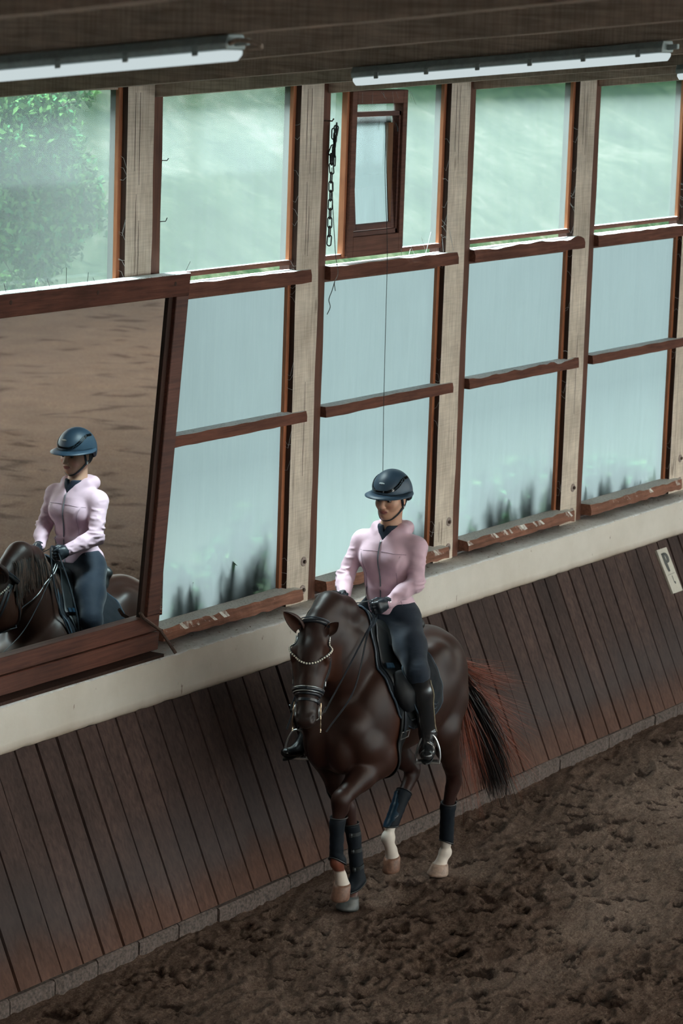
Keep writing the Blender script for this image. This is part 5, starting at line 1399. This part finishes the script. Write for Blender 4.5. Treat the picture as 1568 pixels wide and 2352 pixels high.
def hand_prims(k):
    """fist closed round the rein: palm, four fingers of unequal length, thumb on top"""
    v = 1 if k == 'L' else -1; w_ = J['w'+k]; e = J['e'+k]; d = w_-e; d /= np.linalg.norm(d)
    fwd = d*.55+np.array([.80, -.25*v*(1 if k == 'L' else .6), -.12]); fwd /= np.linalg.norm(fwd)
    upv = ZV-fwd*fwd.dot(ZV); upv /= np.linalg.norm(upv); inn = np.cross(upv, fwd)*1.0; inn = inn*(-v) if inn.dot(np.array([0, -v, 0])) < 0 else inn
    if inn[1]*v > 0: inn = -inn
    def Q(x, y, z): return w_+fwd*x+inn*y+upv*z
    return Q, fwd, inn, upv
def hand(S, k, g=0.0):
    Q, fwd, inn, upv = hand_prims(k)
    S.cone(Q(0, 0, 0), Q(.030, -.004, 0), .026+g, .028+g, .02)
    S.cone(Q(.035, -.006, .020), Q(.070, -.012, .024), .018+g, .015+g, .015); S.cone(Q(.035, -.006, -.020), Q(.066, -.012, -.026), .018+g, .014+g, .015); S.cone(Q(.03, -.006, 0), Q(.070, -.014, 0), .024+g, .018+g, .015)
    for i, (z, Lf, r) in enumerate(((.030, .034, .0098), (.0105, .037, .0100), (-.0095, .034, .0095), (-.028, .028, .0086))):
        a = Q(.070, -.014, z); b = Q(.070+Lf*.75, .004, z*.98); c = Q(.070+Lf*.55, .030, z*.95); d = Q(.052, .032, z*.93)
        S.cone(a, b, r+g, r*.97+g, .004); S.cone(b, c, r*.97+g, r*.93+g, .004); S.cone(c, d, r*.93+g, r*.85+g, .004)
    S.cone(Q(.018, .004, .024), Q(.055, .014, .040), .013+g, .0115+g, .008); S.cone(Q(.055, .014, .040), Q(.086, .014, .042), .0112+g, .0095+g, .005)
for k in 'LR': hand(BODY, k, -.002)
def build_body():
    V, F = polygonise(BODY, *BODY.bounds(), .0058, relax=1)
    q = (V-CH)/KS; x, y, z = q@KF, q@KB_, q@KU; z = np.where(z < 0, z/.90, z); c = np.tile(np.array([.50, .285, .195]), (len(V), 1)); hd = V[:, 2] > 2.24
    n = vnoise(V*60, 5)*.5; c *= (1+.05*n)[:, None]
    lip = hd & (x > .082) & (np.abs(y) < .024) & (z < -.0585-.05*np.abs(y)**1.0*0) & (z > -.081+.30*np.maximum(0, np.abs(y)-.010)); c[lip] = (.36, .13, .11)
    mouth = hd & (x > .080) & (np.abs(y) < .026) & (np.abs(z+.0690) < .0016); c[mouth] = (.10, .03, .03)
    brow = hd & (x > .05) & (np.abs(np.abs(y)-.032) < .022) & (np.abs(z-.024+.12*np.maximum(0, np.abs(y)-.036)) < .0042); c[brow] = (.06, .035, .025)
    ck = hd*np.exp(-((np.abs(y)-.042)/.018)**2-((z+.035)/.02)**2)*(x > .02); c = lerp_col(c, np.array([.50, .22, .16]), ck*.4)
    mesh_obj('body', HL(V), F, M['skin'], RID, smooth=True, col=c)
build_body()
def ball(c, r, mat, name, parent=RID, ax=(0, 0, 1)):
    V, F = ring_profile((0, 0, 0), ax, [(.0001, -r)]+[(r*math.cos(a), r*math.sin(a)) for a in np.linspace(-1.3, 1.3, 9)]+[(.0001, r)], 14)
    return MB().add(np.array(V)+HL([c])[0], F).build(name, mat, parent, smooth=True)
for v in (1, -1):
    e = ball(K(.074, .031*v, .002), .0118, M['eye_white'], 'eye'); ball(K(.0800+.0005, (.031+.0015)*v-.001, -.0005), .0068, M['iris'], 'iris', e)
    for dz, rr, nm in ((.0065, .0026, 'upper_lid'), (-.0065, .0016, 'lower_lid')):
        P = [K(.086-.25*abs(t)*.03, (.031*v+t*.0155), .002+dz*(1-.55*t*t)) for t in np.linspace(-1, 1, 9)]
        MB().tube(HL(P), rr, 6).build(nm, M['dark_hair'] if dz > 0 else M['lid'], RID) if nm in () else MB().tube(HL(P), rr, 6).build(nm, M['dark_hair'] if dz > 0 else M['web'], RID)
HB_ = Sdf(); HB_.ell(K(-.095, 0, -.030), (.035, .052, .048), .02, AXK); HB_.ell(K(-.085, 0, -.065), (.030, .036, .030), .02, AXK)
V, F = polygonise(HB_, *HB_.bounds(), .007); mesh_obj('hair', HL(V), F, M['dark_hair'], RID, smooth=True)
# ---- clothes
def cut(S, V, F, keep):
    m = keep(V)[F].all(1); F = F[m]; used = np.unique(F); idx = np.full(len(V), -1); idx[used] = np.arange(len(used)); return V[used], idx[F]
def solid(o, t=.004):
    m = o.modifiers.new('thickness', 'SOLIDIFY'); m.thickness = t; m.offset = -1; return o
def wr(V, axis_pts, amp, freq, seed, width):
    """soft folds running round a limb: ridge noise strongest near the given point"""
    c, r = axis_pts; d = np.linalg.norm(V-c, axis=1); return amp*1.25*np.exp(-(d/r)**2)*(1-2*np.abs(vnoise(V*np.array([freq*.40, freq*.40, freq]), seed))**.8)
JK = Sdf(); torso(JK, .010)
for k in 'LR': arm(JK, k, .011)
JK.chain([(J['nb']+TF*.052+TB*.050+ZV*-.005, .020), (J['nb']+TB*.085+TF*.0+ZV*.020, .030), (J['nb']+TB*.070-TF*.070+ZV*.020, .040), (J['nb']-TF*.110+ZV*.005, .050), (J['nb']-TB*.070-TF*.070+ZV*.020, .040), (J['nb']-TB*.085+ZV*.020, .030), (J['nb']+TF*.052-TB*.050+ZV*-.005, .020)], .022)
JK.cone(J['nb']+TF*.012, J['nb']+ZV*.10+TF*.02, .058, .055, .010, sub=True)
JK.fn(lambda X: X[:, 2]-(1.752+.10*(X[:, 0]+.12)), .006)                      # hem
def _vee(X):
    q = X-J['nb']; f_, b_, z_ = q@TF, q@TB, q[:, 2]; return np.maximum(np.abs(b_)-.006-.62*(z_+.030), .02-f_)
JK.fn(_vee, .008)
def jacket():
    V, F = polygonise(JK, *JK.bounds(), .0066, relax=1)
    G = grad(JK, V); d = np.zeros(len(V)); z = V[:, 2]; q = V-J['waist']; f_ = q@TF; b_ = q@TB
    arm_m = np.clip((np.abs(b_)-.165)/.03, 0, 1); tor = 1-arm_m; soft = np.clip((z-1.775)/.03, 0, 1)
    d += soft*tor*.0150*np.exp(-((z-1.915+.12*np.abs(b_))/.022)**2)*(vnoise(np.stack([b_*8, z*40+b_*10, f_*5], 1), 7)-.3)
    d += soft*tor*.0120*np.exp(-((z-1.85)/.055)**2)*(vnoise(np.stack([b_*14+z*8, z*30, f_*6], 1), 8))
    d += tor*.0080*np.exp(-((np.abs(b_)-.125)/.03)**2-((z-2.06)/.07)**2)*(vnoise(np.stack([b_*40, z*30-np.abs(b_)*40, f_*6], 1), 9))
    for k in 'LR':
        d += wr(V, (J['e'+k], .12), .0075, 46, 11 if k == 'L' else 12, 0)*arm_m
        d += wr(V, (J['w'+k], .11), .0045, 64, 13, 0)*arm_m
        d += wr(V, (mid(J['s'+k], J['e'+k], .3), .10), .0034, 36, 14, 0)*arm_m
    d -= .0030*np.exp(-((b_-.0)/.0045)**2)*(f_ > 0)*(z > 1.7)*(z < 2.2)                # zip valley
    V = V+G*d[:, None]
    return mesh_obj('jacket', HL(V), F, M['jacket'], RID, smooth=True)
JO = jacket()
def torso_line(pts, off, f=JK):
    """pts in (across, height) on the front of the jacket"""
    O = [J['waist']*np.array([1, 1, 0])+np.array([0, 0, z])+TB*b for b, z in pts]; return march(f, O, [TF]*len(O), off, .3, 60)
zp = torso_line([(.0+.006*math.sin(z*14), z) for z in np.linspace(1.765, 2.200, 34)], .0015)
MB().ribbon(HL(zp), [(-1, -.2, 0)]*len(zp), .0085, .0022).build('zip', M['zip'], JO)
MB().tube(HL([zp[-1]+(.004, 0, .003), zp[-1]+(.008, 0, -.018)]), .003, 6).build('zip_pull', M['steel'], JO)
for sg in (1, -1):
    yk = torso_line([(sg*b, 2.137-.10*max(0, b-.05)) for b in np.linspace(.010, .150, 16)], .0005); MB().tube(HL(yk), .0014, 4).build('yoke_seam', M['jacket_seam'], JO)
    pn = torso_line([(sg*(.128-.03*math.sin((z-1.80)/.33*math.pi)), z) for z in np.linspace(1.80, 2.12, 20)], .0005); MB().tube(HL(pn), .0012, 4).build('princess_seam', M['jacket_seam'], JO)
    pk = torso_line([(sg*(.108-.012*t), 1.865+.045*t) for t in np.linspace(0, 1, 5)], .001); MB().tube(HL(pk), .0020, 5).build('pocket_zip', M['zip'], JO)
def ring_at(f, O, ax, off, n=40, ref=(1, 0, 0)):
    ax = np.array(ax, float); ax /= np.linalg.norm(ax); e1 = np.array(ref, float); e1 -= ax*e1.dot(ax); e1 /= np.linalg.norm(e1); e2 = np.cross(ax, e1)
    D = [e1*math.cos(a)+e2*math.sin(a) for a in np.linspace(0, 2*math.pi, n+1)]; return march(f, [O]*(n+1), D, off, .3, 60), np.array(D)
TO = Sdf(); torso(TO, .010)
# base layer collar showing in the neck opening
US = Sdf(); US.cone(J['nb']+(.012, 0, -.09), J['nb']+(.016, 0, .050), .094, .064, .02)
US.fn(lambda X: -(X[:, 2]-(J['nb'][2]+.046)), .004)
US.fn(lambda X: np.maximum(np.abs((X-J['nb'])@TB)-.003-.40*(X[:, 2]-J['nb'][2]-.016), .03-(X-J['nb'])@TF), .004)
V, F = polygonise(US, *US.bounds(), .005, relax=1); mesh_obj('base_layer_collar', HL(V), F, M['shirt'], RID, smooth=True)
# breeches
BC = Sdf(); torso(BC, .003)
for k in 'LR': leg(BC, k, .006, lower=False); BC.cone(J['k'+k], mid(J['k'+k], J['a'+k], .25), .066, .060, .03)
BC.fn(lambda X: 1.84-X[:, 2], .01)
V, F = polygonise(BC, *BC.bounds(), .0085, relax=1)
G = grad(BC, V); d = np.zeros(len(V))
for k in 'LR': d += .0050*np.exp(-(np.linalg.norm(V-mid(J['h'+k], J['k'+k], .12), axis=1)/.12)**2)*(1-2*np.abs(vnoise(V*np.array([8, 8, 34.]), 31)))+.002*np.exp(-(np.linalg.norm(V-J['k'+k], axis=1)/.10)**2)*(1-2*np.abs(vnoise(V*np.array([14, 14, 44.]), 32)))
V = V+G*d[:, None]
mesh_obj('breeches', HL(V), F, M['breeches'], RID, smooth=True)
# boots
for k in 'LR':
    B = Sdf(); leg(B, k, .008, upper=False); foot(B, k, .006); kn, a = J['k'+k], J['a'+k]; ax = (a-kn)/np.linalg.norm(a-kn); out = 1 if k == 'L' else -1
    B.fn(lambda X, kn=kn, ax=ax, out=out: (X-kn)@ax-(.045-.35*np.clip((X[:, 1]-kn[1])*out, -.06, .07)), .004)
    V, F = polygonise(B, *B.bounds(), .0070, relax=1)
    G = grad(B, V); dd = np.linalg.norm(V-a, axis=1); V = V+G*(.0030*np.exp(-(dd/.07)**2)*(1-2*np.abs(vnoise(V*np.array([12, 12, 50.]), 41))))[:, None]
    bo = mesh_obj('riding_boot', HL(V), F, M['boot'], RID, smooth=True)
    # highlight on the boot modelled as a pale olive line; sole
    side = np.array([-.38, .92*out, 0]); P = march(B, [mid(kn, a, t) for t in np.linspace(.12, .95, 16)], [side]*16, .0015, .15, 40)
    MB().tube(HL(P), .0032, 6).build('boot_highlight_line', M['boot_highlight'], bo)
    h_, b_, t_ = J['he'+k], J['b'+k], J['t'+k]; d_ = t_-h_; d_[2] = 0; d_ /= np.linalg.norm(d_); sd = np.cross(ZV, d_); V = []; nn = 22
    Ls = np.linalg.norm((t_-h_)[:2])
    for zz in (0, 1):
        for j in range(nn):
            an = 2*math.pi*j/nn; x = math.cos(an); y = math.sin(an); u = .5+.5*x; p = h_*(1-u)+t_*u; w_ = .036 if x > -.3 else .030
            V.append(p+d_*(x*.030)+sd*y*w_+ZV*(-.046+.009*zz+.006*(u < .25)*0))
    MB().add(HL(V), [tuple(range(nn))[::-1], tuple(range(nn, 2*nn))]+[(j, (j+1) % nn, nn+(j+1) % nn, nn+j) for j in range(nn)]).build('sole', M['leather'], bo)
    hc = h_+ZV*-.036; V, F = ring_profile(HL([hc+ZV*-.022])[0], (0, 0, 1), [(.026, 0), (.028, .022)], 14); MB().add(V, F).build('heel', M['leather'], bo)
# gloves
for k in 'LR':
    Gv = Sdf(); hand(Gv, k, .0015); Q, fwd, inn, upv = hand_prims(k); Gv.cone(Q(-.030, 0, 0), Q(.01, 0, 0), .034, .029, .01)
    V, F = polygonise(Gv, *Gv.bounds(), .0036, relax=1); go = mesh_obj('glove', HL(V), F, M['glove'], RID, smooth=True)
    c, D = ring_at(Gv, Q(-.004, 0, 0), fwd, .0015, 24); MB().ribbon(HL(c), [(-a, -b, cc) for a, b, cc in D], .016, .0018).build('cuff_strap', M['web'], go)
    V, F = ring_profile((0, 0, 0), (-.3, -1 if k == 'L' else 1, .3), [(.006, 0), (.005, .003)], 10); MB().add(np.array(V)+HL([march(Gv, [Q(-.004, 0, 0)], [-inn+upv*.2], .002, .1, 30)[0]])[0], F).build('snap', M['steel'], go)
# ---- helmet
HE = empty('helmet', (0, 0, 0), RID); HE['label'] = 'matt navy riding helmet with a wide brim'
SH = Sdf(); SH.ell(K(-.010, 0, .042), (.125, .104, .116), .03, AXK); SH.ell(K(-.045, 0, .012), (.097, .097, .110), .03, AXK); scaled(SH, 0)
SC = Sdf(); SC.P = list(SH.P)
SC.ell(K(-.012, 0, .020), (.108, .088, .098), .004, AXK, sub=True); SC.ell(K(-.045, 0, -.03), (.080, .080, .09), .004, AXK, sub=True)
def _under(X):
    q = (X-CH)/KS; x, z = q@KF, q@KU; return np.maximum(z-.036, z-.036-.85*(x+.020))
SC.fn(_under, .004)
V, F = polygonise(SC, *SC.bounds(), .0058, relax=1); mesh_obj('shell', HL(V), F, M['helmet'], HE, smooth=True)
# brim
nb_ = 40; V = []; 
for k in range(nb_+1):
    a = math.radians(-118+236*k/nb_); ca, sa = math.cos(a), math.sin(a); d = KF*ca+KB_*sa
    p = march(SH, [K(-.012, 0, .040)], [d], .0, .3, 60)[0]; wdt = .008+.046*max(0, math.cos(a*.75))**1.3; dr = .014*(1-max(0, ca))+.002
    for (r, zz) in ((-.004, .004), (wdt*.5, -.004), (wdt, -.009-dr*.3), (wdt, -.014-dr*.3), (wdt*.5, -.010), (-.004, -.006)): V.append(p+d*r+KU*(zz-dr*.4))
F = [(i*6+j, i*6+(j+1) % 6, (i+1)*6+(j+1) % 6, (i+1)*6+j) for i in range(nb_) for j in range(6)]+[tuple(range(6)), tuple(nb_*6+j for j in range(6))[::-1]]
MB().add(HL(V), F).build('brim', M['helmet'], HE, smooth=True)
def shell_pt(az, el, off): # az from front, el height
    a = math.radians(az); e = math.radians(el); return march(SH, [K(-.012, 0, .040)], [KF*math.cos(a)*math.cos(e)+KB_*math.sin(a)*math.cos(e)+KU*math.sin(e)], off, .3, 60)[0]
for v in (1, -1):
    path = [(0, 9), (18, 9), (34, 14), (50, 25), (66, 37), (90, 44), (122, 40)]; az = [p[0]*v for p in path]; el = [p[1] for p in path]
    ts = np.linspace(0, len(path)-1, 36); pts = [shell_pt(np.interp(t, range(len(path)), az), np.interp(t, range(len(path)), el), .0008) for t in ts]
    nn = [p-K(-.012, 0, .04) for p in pts]; wd = [.011+.009*min(1, t/2.5)*(1 if t < 4.5 else .7) for t in ts]
    MB().ribbon(HL(pts), [(-q[0], -q[1], q[2]) for q in nn], wd, .003).build('vent_band', M['helmet_gloss'], HE)
    for t in np.linspace(1.7, 4.6, 7):     # slats across the vent
        a0 = shell_pt(np.interp(t, range(len(path)), az)-2*v, np.interp(t, range(len(path)), el)-4, .004); a1 = shell_pt(np.interp(t, range(len(path)), az)+5*v, np.interp(t, range(len(path)), el)+4, .004)
        MB().tube(HL([a0, a1]), .0016, 5).build('vent_slat', M['helmet'], HE)
# badge: a small oval with two leaves
bp = shell_pt(0, 30, .002); bn = bp-K(-.012, 0, .04); bn /= np.linalg.norm(bn); e1 = KB_; e2 = np.cross(bn, e1); e2 /= np.linalg.norm(e2)
for (dx, rx, rz, tl) in ((-.010, .0075, .0042, .3), (.0095, .0085, .0036, -.15), (0, .0055, .0055, 0)):
    V = []; n = 12
    for h_ in (0, .0025):
        for j in range(n):
            a = 2*math.pi*j/n; u = rx*math.cos(a); w_ = rz*math.sin(a); V.append(bp+e1*(dx+u*math.cos(tl)-w_*math.sin(tl))+e2*(u*math.sin(tl)+w_*math.cos(tl))+bn*h_)
    MB().add(HL(V), [tuple(range(n)), tuple(range(n, 2*n))]+[(j, (j+1) % n, n+(j+1) % n, n+j) for j in range(n)]).build('badge', M['steel'], HE)
# harness
for v in (1, -1):
    a = K(.022, .079*v, .030); b = K(-.060, .082*v, .010); c = K(-.006, .073*v, -.055); ch = K(.066, .022*v, -.122)
    def strap(P, w_, nm, off=.0035):
        P = bez(P, 6); P = np.array(P); d = BODY(P); P = P+grad(BODY, P)*np.clip(off-d, -.004, .02)[:, None]; g = grad(BODY, P); MB().ribbon(HL(P), [(-q[0], -q[1], q[2]) for q in g], w_, .0025).build(nm, M['web'], HE); return P
    strap([a, mid(a, c, .5)+KB_*.002*v, c], .014, 'harness_strap'); strap([b, mid(b, c, .5), c], .012, 'harness_strap'); strap([c, mid(c, ch, .5)+KB_*.010*v, ch, K(.072, 0, -.128)], .015, 'chin_strap')
    p = c+KB_*v*.006; MB().tube(HL([p+KU*.010, p-KU*.008]), .004, 6).build('harness_buckle', M['steel'], HE)
# ---- reins
REINS = []
def rein(label, pts, r=.0045, flat=.010):
    P = bez(pts, 10); P = np.array(P); d = HS(P); P = P+grad(HS, P)*np.clip(.010-d, 0, .06)[:, None]
    o = MB().ribbon(HL(P), [(-.4, -.6, .6)]*len(P), flat, r).build('rein', M['strap']); o.location = tuple(ORG); tag(o, label, 'rein', 'reins from the bit to the hands'); return o
for k, v in (('L', 1), ('R', -1)):
    Q, fwd, inn, upv = hand_prims(k); h0 = Q(.078, .012, -.034); h1 = Q(.070, .012, -.036); j = np.array([.33, .130*v, 1.725]); ring = H(.475, -.035, .084*v)
    shk = H(.575, -.072, .098*v)
    nm = 'left' if v > 0 else 'right'
    rein(nm+' upper rein running to the bit ring', [h0, mid(h0, j, .5)+(0, .006*v, 0), j, mid(j, ring, .5)+(.01, .015*v, .015), ring])
    rein(nm+' lower rein running to the curb shank', [h1, mid(h1, j, .5)+(0, .020*v, 0), j+(.006, .012*v, -.010), mid(j, shk, .5)+(-.02, .040*v, -.045), shk])
Q, fwd, inn, upv = hand_prims('R'); a = Q(.07, .01, .04)
lp = MB().ribbon(HL(bez([a, a+(.10, -.03, .0), (.30, -.17, 1.62), (.27, -.25, 1.40), (.24, -.29, 1.30), (.22, -.29, 1.42), (.20, -.20, 1.66), a+(.02, -.03, -.03)], 8)), [(0, 1, 0)]*57, .013, .004).build('rein_loop', M['strap']); lp.location = tuple(ORG); tag(lp, 'loose end of the reins looped down the wall side of the shoulder', 'rein')
Q, fwd, inn, upv = hand_prims('L'); b_ = Q(.07, .012, .045); 
lp = MB().ribbon(HL(bez([a+(.01, .01, .005), mid(a, b_, .5)+(.05, 0, -.03), b_], 8)), [(0, 0, 1)]*17, .012, .004).build('rein_loop', M['strap']); lp.location = tuple(ORG); tag(lp, 'short loop of rein between the two gloves', 'rein')
